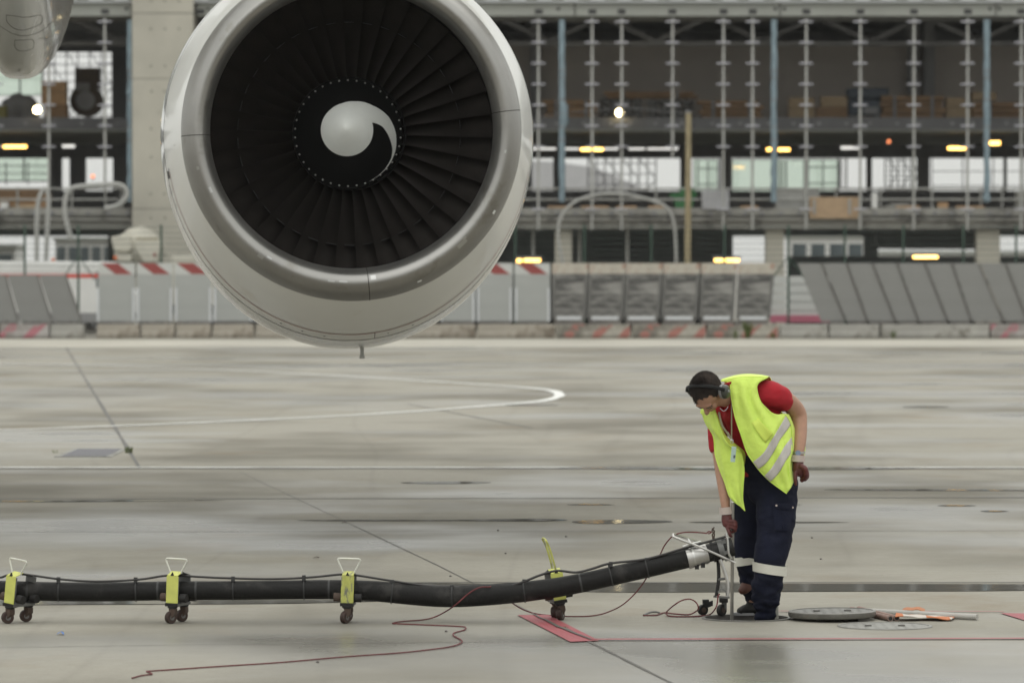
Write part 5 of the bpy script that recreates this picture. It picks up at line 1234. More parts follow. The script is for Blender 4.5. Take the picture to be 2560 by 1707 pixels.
# ---- litter
sc = MB(); sc.sheet([[G(142,1587)+Vector((0,0,.006)), G(146,1585.5)+Vector((0,0,.012))],[G(152,1586.5)+Vector((0,0,.02)), G(155,1584.5)+Vector((0,0,.018))],[G(159,1588)+Vector((0,0,.006)), G(160,1585)+Vector((0,0,.01))]], .002)
single('plastic_scrap', sc, mat('blue_plastic', (.09,.2,.5), .4), 'crumpled blue plastic scrap on the concrete at lower left', 'litter', smooth=False)
for px, py, s_, lab in ((790,1395.5,.022,'brown dry leaf on the wet ground above the middle hose cart'),(860,1308,.02,'small brown leaf far behind the hose by the slab joint')):
    c = G(px,py); single('dry_leaf', MB().sheet([[c+Vector((-s_,0,.004)), c+Vector((-s_*.4,.03,.010))],[c+Vector((0,-.02,.012)), c+Vector((s_*.2,.03,.014))],[c+Vector((s_,0,.006)), c+Vector((s_*1.1,.01,.009))]], .002), M_rust, lab, 'leaf', 'dry leaves', smooth=False)
for px, py, lab in ((1115,1579,'dark pebble inside the bend of the red rope'),(1245,1326.5,'dark pebble on the wet ground just below the middle puddle streak'),(1415,1342,'dark pebble above the hose left of the coupling'),(1264,1384,'dark pebble left of the upright cart handle'),(2030,1345,'dark pebble right of the worker at knee height'),(2052,1398,'dark pebble right of the worker near the reflective leg bands'),(1126,1441,'dark pebble close above the sagging part of the hose'),(794,1656,'dark pebble below the long straight stretch of red rope')):
    pb = G(px,py); single('pebble', MB().ell(pb+Vector((0,0,.005)), (.009,0,0), (0,.01,0), (0,0,.007), 8, 6), M_pit, lab, 'pebble', 'pebbles on the apron')
# ================================================================== THE WORKER
YM = 28.54; PXM = F/YM
def MP(px, py, dy=0.0): return P(px, py, YM+dy)
M_skin = mat('skin', (.40,.222,.148), .5, var=.10, scale=30, stain=(14,.62,(.36,.18,.13)))
M_hair = mat('hair_dark', (.030,.022,.018), .85, var=.3, scale=60, bump=.8, bscale=200, stain=(7,.47,(.060,.044,.035)))
M_stub_unused = None #mat('hair_shaved', (.045,.033,.027), .8, var=.35, scale=120, bump=.5, bscale=260)
M_vest = mat('vest_yellow', (.64, .84, .14), .65, var=.05, scale=6, bump=.8, bscale=24, sheen=.1)
M_vesti = mat('vest_lining', (.56, .64, .09), .7, var=.08, scale=6)
M_refl = mat('reflective_grey', (.50,.475,.44), .5, var=.08, scale=14)
M_reflw = mat('reflective_white', (.60,.59,.52), .5, var=.05, scale=14)
M_shirt = mat('shirt_red', (.36,.006,.016), .8, var=.15, scale=8, bump=.3, bscale=30)
M_trou = mat('trouser_navy', (.011,.013,.026), .85, var=.25, scale=9, bump=.6, bscale=22, spec=.15)
M_glove = mat('glove_maroon', (.10,.024,.022), .55, var=.3, scale=24)
M_cuff = mat('cuff_pale', (.50,.42,.38), .6, var=.08)
M_boot = mat('boot_black', (.012,.0115,.0105), .6, spec=.25, var=.3, scale=14)
M_bootr = mat('boot_brown', (.09,.032,.02), .6, var=.3, scale=14)
M_muff = mat('ear_muff', (.05,.055,.045), .4, var=.1); M_muffr = mat('ear_muff_rim', (.25,.25,.25), .45)
def frame_rings(pts, n=20, ref=Vector((0,-1,0))):      # pts: (Vector, ra, rb): ra sideways, rb towards the viewer
    R = []
    for i, (c, ra, rb) in enumerate(pts):
        t = (pts[min(i+1,len(pts)-1)][0]-pts[max(i-1,0)][0]).normalized(); u = t.cross(ref); u.normalize(); v = u.cross(t).normalized()
        R.append([c + u*math.cos(2*PI*k/n)*ra + v*math.sin(2*PI*k/n)*rb for k in range(n)])
    return R
def limb(mb, pts, k=4, n=20):
    a = spline([Vector(p[0]) for p in pts], k); b = spline([Vector((p[1], p[2] if len(p) > 2 else p[1], 0)) for p in pts], k)
    R = frame_rings([(a[i], b[i].x, b[i].y) for i in range(len(a))], n)
    c0, c1 = a[0], a[-1]; d0, d1 = (a[1]-a[0]).normalized(), (a[-1]-a[-2]).normalized(); r0, r1 = b[0].x, b[-1].x
    pre = [[c0 + (p-c0)*f - d0*r0*h for p in R[0]] for f, h in ((.1,.55),(.6,.45),(.88,.25))]
    post = [[c1 + (p-c1)*f + d1*r1*h for p in R[-1]] for f, h in ((.88,.25),(.6,.45),(.1,.55))]
    mb.rings(pre + R + post); return mb
def fuse(mb, voxel=.008, smooth=4, disp=None):         # overlapping closed pieces -> one continuous skin
    me = bpy.data.meshes.new('tmp'); me.from_pydata(mb.v, [], mb.f); ob = bpy.data.objects.new('tmp', me); COL.objects.link(ob)
    bm = bmesh.new(); bm.from_mesh(me); bmesh.ops.recalc_face_normals(bm, faces=bm.faces); bm.to_mesh(me); bm.free()
    r = ob.modifiers.new('r', 'REMESH'); r.mode = 'VOXEL'; r.voxel_size = voxel; r.adaptivity = 0
    if smooth: s = ob.modifiers.new('s', 'SMOOTH'); s.iterations = smooth; s.factor = .5
    e = ob.evaluated_get(bpy.context.evaluated_depsgraph_get()).to_mesh()
    out = MB(); nrm = [v.normal.copy() for v in e.vertices]
    out.v = [v.co.copy() for v in e.vertices]; out.f = [tuple(p.vertices) for p in e.polygons]
    if disp: out.v = [v + n_*disp(v) for v, n_ in zip(out.v, nrm)]
    bpy.data.objects.remove(ob); bpy.data.meshes.remove(me); return out
def folds(amp, sx, sy, sz):
    def f(v): return amp*(mnoise.noise(Vector((v.x*sx, v.y*sy, v.z*sz))) + .5*mnoise.noise(Vector((v.x*sx*2.1+3, v.y*sy*2.1, v.z*sz*2.3+7))))
    return f
# ---- head frame
U = Vector((-.417,-.873,.27)).normalized(); Lf = Vector((.9,-.43,0)).normalized(); Lf = (Lf - U*Lf.dot(U)).normalized(); Fc = Lf.cross(U).normalized()
if Fc.z > 0: Fc = -Fc
HCN = MP(1765, 979, -.30)
def H(f, l, u): return HCN + Fc*f + Lf*l + U*u
body = MB()
body.ell(H(-.012,0,.012), Fc*.104, Lf*.090, U*.104, 24, 16)            # cranium
body.ell(H(.035,0,-.055), Fc*.068, Lf*.064, U*.080, 20, 12)            # face and jaw
body.ell(H(.050,0,-.112), Fc*.040, Lf*.036, U*.030, 14, 10)            # chin
body.ell(H(.086,0,.012), Fc*.020, Lf*.056, U*.016, 14, 8)              # brow
for s_ in (-1,1):
    body.ell(H(.072,s_*.040,-.038), Fc*.026, Lf*.026, U*.026, 12, 8)   # cheek
    body.ell(H(-.005,s_*.083,-.015), Fc*.022, Lf*.010, U*.034, 12, 8)  # ear
limb(body, [(H(.092,0,.005), .010), (H(.112,0,-.025), .012), (H(.122,0,-.048), .0165), (H(.100,0,-.058), .013)], 3, 12)   # nose
body.ell(H(.094,0,-.078), Fc*.014, Lf*.026, U*.008, 12, 8); body.ell(H(.090,0,-.092), Fc*.014, Lf*.024, U*.009, 12, 8)     # lips
limb(body, [(H(-.015,0,-.05), .062), (MP(1803,990,-.22), .062), (MP(1822,990,-.16), .072), (MP(1845,1000,-.12), .09)], 4)   # neck
core = [(MP(1922,1215,.02),.150,.115),(MP(1918,1170,.01),.150,.115),(MP(1905,1125,-.01),.138,.105),(MP(1890,1070,-.05),.150,.112),(MP(1874,1015,-.09),.165,.115),(MP(1856,985,-.11),.13,.10)]
limb(body, core, 4)
armL = [(MP(1905,985,-.17),.065),(MP(1942,988,-.17),.060),(MP(1972,1006,-.10),.056),(MP(1993,1032,-.03),.056),(MP(1999,1062,-.05),.047),(MP(1999,1100,-.10),.042),(MP(1996,1135,-.14),.034),(MP(1997,1160,-.15),.028)]
armR = [(MP(1815,1010,-.02),.06),(MP(1790,1040,.02),.055),(MP(1794,1095,.0),.050),(MP(1800,1140,-.03),.044),(MP(1806,1190,-.07),.041),(MP(1813,1255,-.12),.030),(MP(1816,1285,-.13),.026)]
legL = [(MP(1938,1215,-.03),.10),(MP(1938,1290,-.07),.088),(MP(1926,1385,-.11),.068),(MP(1920,1450,-.07),.060),(MP(1914,1520,-.0),.045),(MP(1914,1575,.03),.04)]
legR = [(MP(1885,1215,.09),.10),(MP(1874,1290,.13),.080),(MP(1869,1385,.19),.060),(MP(1875,1445,.26),.048),(MP(1884,1500,.32),.038)]
for l_ in (armL, armR, legL, legR): limb(body, l_, 4)
person = single('person', fuse(body, .0075, 5), M_skin, 'bending worker in yellow vest and navy trousers holding a pole in the manhole', 'person', sharp=None)
person['label'] = 'bending worker in yellow vest, red shirt and navy trousers holding a metal pole'
# ---- hair, brows, ear muffs
def cap_patch(f0, test, off=1.035, n=40):
    mb = MB(); vs = []; idx = {}; fs = []
    for i in range(n+1):
        ph = -PI/2 + PI*i/n
        for k in range(2*n):
            th = 2*PI*k/(2*n); d = Vector((math.cos(ph)*math.cos(th), math.cos(ph)*math.sin(th), math.sin(ph)))
            p = H(-.012+.104*off*d.x, (.090*off)*d.y, .012+.104*off*d.z); p += (p-HCN).normalized()*(mnoise.noise(p*140)*.0022)
            idx[i,k] = (p, test(d))
    for i in range(n):
        for k in range(2*n):
            q = [(i,k),(i,(k+1)%(2*n)),(i+1,(k+1)%(2*n)),(i+1,k)]
            if all(idx[c][1] for c in q): fs.append(q)
    for q in fs: mb.add([idx[c][0] for c in q], [(0,1,2,3)])
    bm_v = {}; out = MB()
    for q in fs:
        f_ = []
        for c in q:
            if c not in bm_v: bm_v[c] = len(out.v); out.v.append(idx[c][0])
            f_.append(bm_v[c])
        out.f.append(tuple(f_))
    return out
def hairline(d):
    e = .10*mnoise.noise(d*7.0)
    return (d.z > .02+e and d.x < .80 - .22*d.y + e and not (d.x > .52+e and abs(d.y) > .60)) or (d.x < .08+e and d.z > -.45)
hc = cap_patch(0, hairline, 1.03, 72); hr = part('hair', hc, M_hair, person, sharp=None)
sk_ = MB()
for f_ in hc.f:                                  # short bristles that break up the outline
    c_ = sum((hc.v[i] for i in f_), Vector((0,0,0)))/len(f_); n_ = (c_-HCN).normalized()
    for _ in range(2):
        b_ = c_ + Vector([random.uniform(-.003,.003) for _ in range(3)]); t_ = b_ + n_*random.uniform(.003,.008) + Vector([random.uniform(-.004,.004) for _ in range(3)]); s_ = n_.cross(Vector((random.random()-.5, random.random()-.5, random.random()-.5))).normalized()*.0011
        sk_.add([b_-s_, b_+s_, t_], [(0,1,2)])
part('bristles', sk_, M_hair, hr, smooth=False, kind='stuff')
for s_ in (-1,1):
    part('eyebrow', MB().tube(spline([H(.098,s_*.012,.004), H(.099,s_*.030,.010), H(.086,s_*.052,.004)],4), [.0048]*9, 6), M_hair, person)
    part('eyelid', MB().ell(H(.083,s_*.032,-.014), Fc*.014, Lf*.016, U*.010, 12, 8), M_skin, person)
    part('eyelash', MB().tube(spline([H(.098,s_*.018,-.018), H(.099,s_*.032,-.021), H(.091,s_*.046,-.018)],4), .0018, 5), M_hair, person)
    ES = 1.0 if s_ > 0 else .55
    ear = H(-.005, .110 if s_ > 0 else -.090, -.012); a_ = Lf*s_
    cup = MB().rings([[ear + a_*x + (Fc*math.cos(t)*.044 + U*math.sin(t)*.054)*k*ES for t in [2*PI*i/24 for i in range(24)]] for x, k in ((-.014,.95),(-.004,1.0),(.004,1.0))])
    m_ = part('ear_cushion', cup, M_muffr, person)
    shell = MB().rings([[ear + a_*x + (Fc*math.cos(t)*.043 + U*math.sin(t)*.053)*k*ES for t in [2*PI*i/24 for i in range(24)]] for x, k in ((.004,1.0),(.016,.97),(.028,.82),(.035,.5),(.036,.1))])
    part('ear_cup', shell, M_muff, person)
    part('cup_pivot', MB().tube([ear+a_*.030+U*.012, ear+a_*.044+U*.012], .009, 10), M_muffr, person)
bd_ = [H(-.005, .008+math.sin(t)*.130, -.005+math.cos(t)*.128) for t in [(-90+180*i/20)*PI/180 for i in range(21)]]
mb = MB(); R = []
for i, p in enumerate(bd_):
    t = (bd_[min(i+1,20)]-bd_[max(i-1,0)]).normalized(); nn = Fc.cross(t).normalized()
    R.append([p + Fc*math.cos(q)*.0115 + nn*math.sin(q)*.0045 for q in [2*PI*k/12 for k in range(12)]])
part('headband', MB().rings(R), mat('band_black', (.012,.012,.012), .6, spec=.2), person)
# ---- shirt
sh = MB()
limb(sh, [(c, a+.014, b+.012) for c, a, b in core[1:]], 4)
limb(sh, [(MP(1880,1000,-.14),.088),(MP(1915,985,-.17),.085),(MP(1942,990,-.165),.078),(MP(1962,1004,-.115),.066)], 4)
limb(sh, [(MP(1830,1000,-.06),.08),(MP(1800,1035,.0),.068),(MP(1794,1075,.005),.062),(MP(1796,1122,-.015),.058)], 4)
limb(sh, [(MP(1845,995,-.14),.085),(MP(1822,990,-.175),.078)], 4)
part('shirt', fuse(sh, .009, 6, folds(.0045, 14, 14, 22)), M_shirt, person, sharp=None)
co = []
for k in range(25):
    a = 2*PI*k/24; co.append([MP(1806,992,-.215)+Vector((.035*math.cos(a)+.012, -.075*math.sin(a)*.6, .082*math.sin(a+.2))), MP(1818,993,-.19)+Vector((.035*math.cos(a)+.012, -.09*math.sin(a)*.7, .096*math.sin(a+.2)))])
part('collar', MB().sheet(co, .006), M_shirt, person)
part('necklace', MB().tube(spline([MP(1800,1020,-.295), MP(1808,1027,-.30), MP(1815,1024,-.29), MP(1820,1016,-.28)],4), .0022, 5), M_plate, person)
# ---- trousers
tr = MB()
limb(tr, [(MP(1904,1125,-.01),.150,.118),(MP(1918,1165,.0),.160,.128),(MP(1926,1205,.01),.165,.132),(MP(1926,1232,.02),.155,.125)], 4)
limb(tr, [(MP(1945,1205,-.02),.125),(MP(1943,1240,-.04),.126),(MP(1940,1290,-.07),.121),(MP(1936,1335,-.09),.112),(MP(1927,1385,-.11),.099),(MP(1923,1415,-.10),.097),(MP(1919,1445,-.08),.092),(MP(1917,1472,-.06),.093),(MP(1916,1495,-.03),.086),(MP(1914,1515,-.01),.073),(MP(1914,1540,.01),.064),(MP(1914,1575,.03),.061)], 5, 24)
limb(tr, [(MP(1880,1205,.08),.115),(MP(1874,1245,.10),.105),(MP(1872,1310,.14),.094),(MP(1869,1385,.19),.080),(MP(1871,1420,.22),.070),(MP(1875,1450,.26),.062),(MP(1880,1478,.30),.054),(MP(1884,1500,.325),.052)], 5, 24)
def tf(v):
    z = v.z; low = max(0, min(1, (.45-z)/.3))
    return folds(.008+.007*low, 10, 10, 17+9*low)(v) + .004*low*math.sin(z*70 + v.x*34 + 4*mnoise.noise(v*7))
part('trousers', fuse(tr, .009, 4, tf), M_trou, person, sharp=None)
def band(pts, m, name, k=28, wd=.046, tilt=0):
    c, r, t = pts; a = []
    for i in range(k+1):
        q = 2*PI*i/k; d = Vector((math.cos(q), math.sin(q), 0))
        zz = tilt*math.cos(q)
        a.append([c + d*r + Vector((0,0,wd/2+zz)), c + d*(r-.001) + Vector((0,0,zz)), c + d*(r-.002) + Vector((0,0,-wd/2+zz))])
    return part(name, MB().sheet(a, .003), m, person)
band((MP(1924,1421,-.098), .1035, 0), M_reflw, 'leg_band', wd=.058, tilt=-.016)
band((MP(1868.5,1399,.20), .083, 0), M_reflw, 'leg_band', wd=.054, tilt=.014)
# cargo pocket with flap and studs
def thigh(px, py, off=0.0):                # a point on the viewer's side of the near thigh
    cx = 1942 + (1936-1942)*(py-1240)/95; r = .125 - .013*(py-1240)/95; x = (px-cx)/PXM
    return MP(px, py, -.05-.04*(py-1240)/95 - math.sqrt(max(.0004, r*r-x*x)) - off)
def patchgrid(pts, nu=8, nv=8):            # bilinear pixel quad tl,tr,br,bl on the thigh
    g_ = []
    for i in range(nv+1):
        v = i/nv; row = []
        for j in range(nu+1):
            u = j/nu; px = (pts[0][0]*(1-u)+pts[1][0]*u)*(1-v)+(pts[3][0]*(1-u)+pts[2][0]*u)*v; py = (pts[0][1]*(1-u)+pts[1][1]*u)*(1-v)+(pts[3][1]*(1-u)+pts[2][1]*u)*v
            row.append(thigh(px, py, .012+.010*math.sin(PI*u)*math.sin(PI*v)))
        g_.append(row)
    return g_
part('cargo_pocket', MB().sheet(patchgrid([(1932,1268),(1984,1272),(1979,1328),(1938,1324)]), .008), M_trou, person)
fl = patchgrid([(1929,1255),(1988,1260),(1986,1278),(1934,1271)], 10, 4); part('pocket_flap', MB().sheet([[p+Vector((0,-.008,0)) for p in r] for r in fl], .006), M_trou, person)
for px, py in ((1941,1263),(1982,1268)): c = thigh(px, py, .03); part('pocket_stud', MB().tube([c, c+Vector((0,-.004,0))], .0062, 10), M_cuff, person)
part('pocket_pleat', MB().tube([thigh(1955,1280,.024), thigh(1957,1322,.022)], .004, 6), M_trou, person)
part('trouser_seam', MB().tube(spline([thigh(1893,1250,-.03), thigh(1893,1300,-.02), MP(1890,1350,-.12)],6), .003, 6), M_trou, person)
# ---- boots
gfoot = G(1862,1537).y - YM
bt = MB()
limb(bt, [(MP(1885,1482,.315),.050),(MP(1886,1512,.34),.049),(MP(1882,1524,gfoot),.040)], 4)
limb(bt, [(MP(1887,1523,gfoot),.034,.042),(MP(1866,1523,gfoot-.01),.034,.046),(MP(1848,1528,gfoot-.02),.022,.045)], 4)
b1 = fuse(bt, .007, 4); zg = .0
for v in b1.v: v.z = max(v.z, .012)
part('boot', b1, M_boot, person, sharp=None)
so = []; 
for k in range(28):
    a = 2*PI*k/28; c = MP(1862,1536,gfoot-.01); so.append(Vector((c.x + .082*math.cos(a)*(1 if math.cos(a) < 0 else .8), YM+gfoot-.01 + .046*math.sin(a), .001)))
part('boot_sole', MB().prism(so, (0,0,.016)), M_darkwall, person, smooth=False)
cf = MB(); limb(cf, [(MP(1868,1462,.235),.040),(MP(1860,1472,.215),.034),(MP(1852,1477,.205),.024)], 3); part('boot_cuff', fuse(cf, .008, 4), M_bootr, person, sharp=None)
bt = MB(); limb(bt, [(MP(1914,1560,.03),.05),(MP(1914,1600,.03),.05)], 3); limb(bt, [(MP(1918,1606,.04),.045),(MP(1880,1612,.02),.03)], 3)
part('boot', fuse(bt, .008, 3), M_boot, person, sharp=None)
tl_ = MB(); tl_.prism([MP(1940,1512,.05),MP(1946,1515,.05),MP(1947,1545,.06),MP(1938,1548,.06)], (0,.03,0)); part('heel_tab', tl_, M_reflw, person, smooth=False)
# ---- vest: panels laid over shirt by rows of points (pixel, pixel, distance)
def panel(rows, ku=6, kv=6):
    cols = [spline([MP(*p) for p in r], ku) for r in rows]
    g_ = list(zip(*[spline([c[j] for c in cols], kv) for j in range(len(cols[0]))]))
    return [list(r) for r in g_]
def rip(grid, amp, fx=9, fz=9):
    n_ = len(grid)
    for i_, r in enumerate(grid):
        for k_, p in enumerate(r):
            f_ = min(1, i_/12, (n_-1-i_)/6); p.y += -.0085*f_*math.sin(k_*.75 + i_*.11 + 3.5*mnoise.noise(Vector((p.x*6, p.z*5, 1.7))))
        for p in r: p.y += amp*mnoise.noise(Vector((p.x*fx, p.z*fz*.5, 3.3))) ; p.z += amp*.25*mnoise.noise(Vector((p.x*fx, p.z*fz, 9.1)))
    return grid
left = [
 [(1803,951,-.20),(1832,947,-.245),(1866,943,-.265),(1896,943,-.27),(1920,944,-.262)],
 [(1824,958,-.235),(1845,962,-.275),(1868,964,-.29),(1884,962,-.29),(1897,957,-.285)],
 [(1829,995,-.265),(1850,1000,-.30),(1870,1000,-.31),(1884,994,-.305),(1894,978,-.295)],
 [(1838,1042,-.275),(1862,1045,-.31),(1882,1038,-.32),(1898,1026,-.31),(1906,1008,-.295)],
 [(1854,1090,-.28),(1878,1085,-.315),(1905,1070,-.32),(1925,1050,-.30),(1936,1034,-.265)],
 [(1868,1130,-.28),(1897,1112,-.315),(1922,1090,-.315),(1944,1060,-.28),(1961,1034,-.20)],
 [(1883,1154,-.28),(1909,1131,-.31),(1930,1098,-.305),(1946,1072,-.27),(1965,1038,-.19)],
 [(1896,1172,-.275),(1916,1156,-.30),(1934,1130,-.295),(1952,1096,-.26),(1977,1062,-.17)],
 [(1911,1189,-.265),(1930,1168,-.29),(1948,1140,-.285),(1964,1112,-.25),(1980,1092,-.17)],
 [(1926,1203,-.26),(1946,1183,-.285),(1962,1156,-.28),(1974,1137,-.25),(1982,1121,-.18)],
 [(1945,1217,-.255),(1960,1200,-.275),(1970,1180,-.27),(1974,1168,-.25),(1976,1152,-.19)],
 [(1967,1233,-.25),(1971,1227,-.265),(1976,1220,-.26),(1979,1214,-.24),(1982,1208,-.20)]]
KV = 6
LG = rip(panel(left, 6, KV), .010)
vest = part('safety_vest', MB().sheet(LG, .005), M_vest, person, sharp=None)
def stripe(r0, r1):
    g_ = [[p + Vector((-.001,-.0065,.0)) for p in r] for r in LG[r0*KV:r1*KV+1]]; part('reflective_band', MB().sheet(g_, .003), M_refl, vest, sharp=None)
stripe(6, 7); stripe(8, 9)
# side and back of the vest
back = [
 [(1803,951,-.195),(1832,946,-.235),(1866,942,-.255),(1896,942,-.26),(1920,943,-.255)],
 [(1806,948,-.13),(1834,940,-.15),(1868,937,-.17),(1900,937,-.17),(1924,942,-.16)],
 [(1812,958,-.03),(1840,945,-.03),(1872,940,-.03),(1906,945,-.04),(1930,956,-.05)],
 [(1818,1000,.05),(1850,985,.07),(1885,985,.08),(1920,990,.06),(1940,1010,.0)],
 [(1830,1060,.10),(1868,1050,.13),(1908,1045,.14),(1946,1050,.10),(1962,1040,.02)],
 [(1850,1120,.13),(1890,1110,.17),(1930,1105,.18),(1970,1100,.13),(1990,1085,.03)],
 [(1868,1160,.15),(1910,1155,.19),(1950,1150,.19),(1990,1140,.13),(2011,1108,.04)],
 [(1880,1190,.16),(1922,1188,.19),(1962,1180,.19),(1996,1165,.13),(2010,1140,.04)]]
part('vest_back', MB().sheet(rip(panel(back), .008), .005), M_vest, vest, sharp=None)
side = [[(1961,1034,-.20),(1972,1036,-.12),(1968,1040,-.02)],[(1977,1062,-.17),(1984,1066,-.10),(1988,1080,.0)],[(1982,1121,-.18),(1990,1110,-.08),(2011,1108,.04)],[(1976,1152,-.19),(1986,1150,-.08),(2010,1140,.04)],[(1982,1208,-.20),(1985,1200,-.12),(1996,1170,.0)]]
part('vest_side', MB().sheet(panel(side), .005), M_vest, vest, sharp=None)
right = [
 [(1803,951,-.195),(1796,975,-.16),(1790,995,-.13)],
 [(1755,1020,-.10),(1770,1016,-.16),(1788,1024,-.20)],
 [(1757,1038,-.10),(1775,1040,-.18),(1794,1050,-.235)],
 [(1765,1060,-.08),(1782,1072,-.19),(1804,1078,-.25)],
 [(1783,1090,-.09),(1800,1100,-.20),(1820,1110,-.255)],
 [(1788,1135,-.11),(1811,1140,-.21),(1850,1128,-.235)],
 [(1799,1172,-.14),(1824,1178,-.215),(1860,1170,-.22)],
 [(1812,1205,-.16),(1834,1216,-.215),(1858,1212,-.215)],
 [(1823,1238,-.18),(1840,1248,-.21),(1857,1248,-.21)],
 [(1838,1256,-.19),(1848,1264,-.205),(1862,1277,-.205)]]
RG = rip(panel(right, 8, 6)[6:], .012, 14, 8)
part('vest_front', MB().sheet(RG, .005), M_vest, vest, sharp=None)
# turned-in front edge with faded print, lining side towards the chest
lin = [[(1790,1030,-.215),(1796,1045,-.20),(1800,1055,-.18)],[(1806,1082,-.255),(1812,1085,-.23),(1818,1095,-.20)],[(1822,1112,-.258),(1843,1117,-.22),(1860,1128,-.18)],[(1850,1130,-.238),(1858,1140,-.215),(1861,1160,-.18)]]
part('vest_lining', MB().sheet(panel(lin), .004), M_vesti, vest, sharp=None)
part('vest_hem', MB().tube([MP(*p) + Vector((-.001,-.006,0)) for p in [(1803,952,-.20)]] + [r[0] + Vector((-.001,-.004,0)) for r in LG[4:]], .0035, 6), M_vest, vest)
part('vest_hem', MB().tube([r[-1] + Vector((0,-.003,0)) for r in RG], .0035, 6), M_vest, vest)
part('vest_hem', MB().tube([r[0] + Vector((0,-.003,0)) for r in RG], .0035, 6), M_vest, vest)
g_ = []
for i in range(7):
    row = []
    for j in range(6):
        a = LG[int(3.4*KV)+i*2][9+j]; row.append(a + Vector((0,-.006-.004*math.sin(PI*i/6),0)))
    g_.append(row)
part('vest_pocket', MB().sheet(g_, .004), mat('vest_pocket_yellow', (.62,.76,.12), .65, var=.05), vest, sharp=None)
# ---- gloves, cuffs, watch
gl = MB()
gl.ell(MP(1997,1172,-.165), (.038,0,.008), (0,.038,0), (-.008,0,.046), 16, 10)
limb(gl, [(MP(1996,1150,-.155),.032),(MP(1995,1165,-.16),.034)], 3)
for k, (a, b, c) in enumerate((((2002,1164,-.20),(2014,1172,-.215),(2015,1187,-.20)),((2004,1172,-.185),(2017,1181,-.195),(2013,1195,-.18)),((2004,1180,-.165),(2018,1188,-.17),(2011,1199,-.16)),((2002,1187,-.145),(2012,1194,-.15),(2003,1201,-.145)))):
    limb(gl, [(MP(*a),.016),(MP(*b),.0155),(MP(*c),.0135)], 4, 12)
limb(gl, [(MP(1988,1180,-.19),.014),(MP(1988,1198,-.20),.012),(MP(1990,1212,-.195),.0095)], 4, 12)
part('glove', fuse(gl, .0045, 3), M_glove, person, sharp=None)
gl = MB()
limb(gl, [(MP(1816,1280,-.13),.026),(MP(1817,1296,-.135),.034,.026),(MP(1820,1310,-.14),.034,.024)], 4)
for k, (a, b, c, d) in enumerate((((1824,1302,-.165),(1836,1303,-.182),(1840,1309,-.165),(1833,1314,-.145)),((1824,1309,-.165),(1837,1311,-.182),(1840,1318,-.165),(1833,1322,-.145)),((1822,1316,-.16),(1834,1319,-.178),(1838,1326,-.162),(1830,1330,-.145)),((1818,1318,-.15),(1822,1328,-.165),(1825,1337,-.165),(1829,1341,-.155)))):
    limb(gl, [(MP(*a),.0125),(MP(*b),.0115),(MP(*c),.0105),(MP(*d),.0095)], 4, 12)
limb(gl, [(MP(1812,1300,-.12),.014),(MP(1817,1316,-.118),.012),(MP(1825,1328,-.125),.0105)], 4, 12)
part('glove', fuse(gl, .0045, 3), M_glove, person, sharp=None)
def cuff(c, ax, r, h, m, name, n=24, th=.004):
    ax = Vector(ax).normalized(); u = ax.cross(Vector((0,1,0))).normalized(); v = ax.cross(u); g_ = []
    for i in range(n+1):
        q = 2*PI*i/n; d = u*math.cos(q)+v*math.sin(q); g_.append([c + d*r*(1+.04*math.sin(3*q)) + ax*(h*f) for f in (-.5,0,.5)])
    return part(name, MB().sheet(g_, th), m, person)
cuff(MP(1993,1145,-.15), (0.06,0,1), .044, .040, M_cuff, 'glove_cuff'); cuff(MP(1815,1276,-.128), (-.1,0,1), .038, .044, M_cuff, 'glove_cuff')
cuff(MP(1996,1131,-.14), (0,0,1), .038, .016, M_alu, 'watch_strap'); c = MP(1995,1132,-.181); part('watch', MB().tube([c, c+Vector((0,-.009,0))], .017, 16), mat('watch_face',(.2,.25,.36),.2), person)
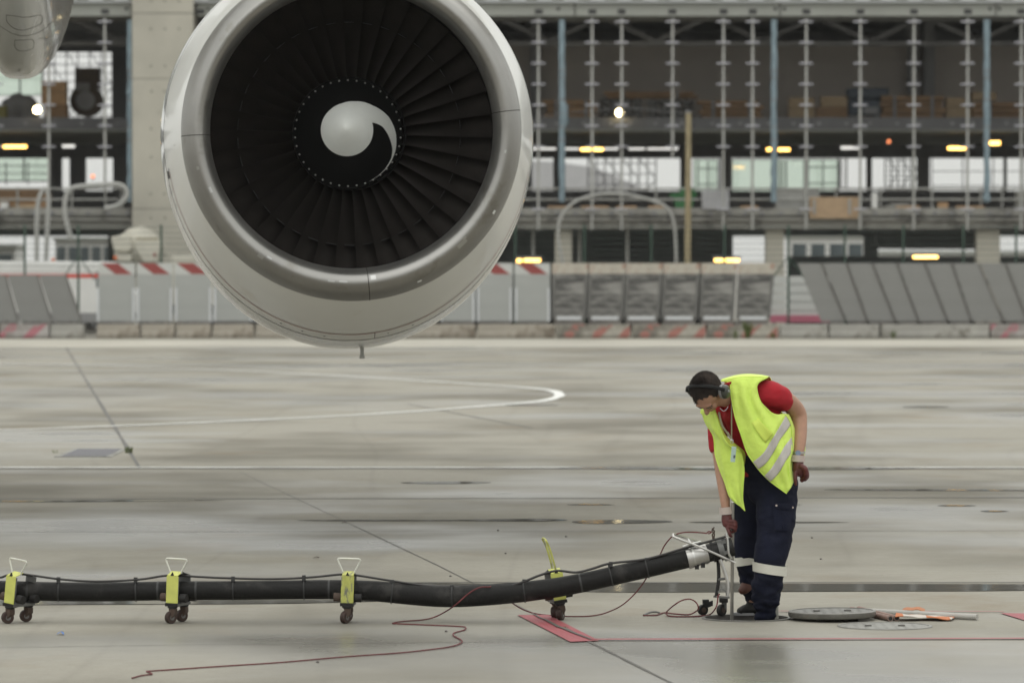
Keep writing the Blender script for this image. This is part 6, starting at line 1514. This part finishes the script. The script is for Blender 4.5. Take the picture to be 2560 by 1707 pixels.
# ---- lanyard and badge
part('lanyard', MB().tube(spline([MP(1829,1005,-.27), MP(1829,1050,-.285), MP(1829,1096,-.30)],5), .0042, 6), mat('lanyard_tan',(.22,.2,.12),.7), person)
part('lanyard', MB().tube(spline([MP(1797,1030,-.27), MP(1805,1062,-.285), MP(1818,1082,-.295), MP(1829,1096,-.30)],5), [.0065]*16, 6), MATS['lanyard_tan'], person)
part('badge_ring', MB().tube([MP(1830,1103,-.30)+Vector((.008*math.cos(a),0,.012*math.sin(a))) for a in [2*PI*k/16 for k in range(16)]], .002, 5, closed=True), M_chrome, person)
bg_ = MB(); bg_.obox(MP(1833.5,1135,-.302), Vector((.0145,.004,-.001)), Vector((0,.003,0)), Vector((.004,0,.047))); part('badge', bg_, mat('badge_green',(.42,.55,.50),.3), person, smooth=False, bevel=.002)
bw = MB(); bw.obox(MP(1836,1141,-.306), Vector((.006,.0015,0)), Vector((0,.001,0)), Vector((.001,0,.009))); part('badge_photo', bw, M_window, person, smooth=False)
# ---- the pole he holds
g_ = G(1829.5,1546.5); top = MP(1832,1256,-.158); d = (g_-top)
po = thing('metal_pole', 'upright grey metal pole held by the worker and standing in the manhole', 'pole', g_)
part('shaft', MB().tube([top, g_+d*.5], .0105, 12), mat('pole_steel', (.40,.385,.355), .4, metal=.6, var=.12, scale=14), po)
part('pole_tip', MB().tube([top-d*.004, top+d*.002], .0085, 10), M_chrome, po)
# ================================================================== MIST: damp air over the whole place
hz = MB().box(-1510, -310, -1.7, 1510, 2510, 13.6); ho = bpy.data.objects.new('haze', mesh_of('haze', hz, None, Vector((0,0,0)), False, 35)); COL.objects.link(ho); ho['kind'] = 'stuff'
hm = bpy.data.materials.new('mist'); hm.use_nodes = True; hn = hm.node_tree; hn.nodes.clear()
ou = hn.nodes.new('ShaderNodeOutputMaterial'); pv = hn.nodes.new('ShaderNodeVolumePrincipled')
pv.inputs['Color'].default_value = (.93, .93, .92, 1); pv.inputs['Density'].default_value = .00014; pv.inputs['Anisotropy'].default_value = .2
hn.links.new(pv.outputs[0], ou.inputs['Volume']); ho.data.materials.append(hm)
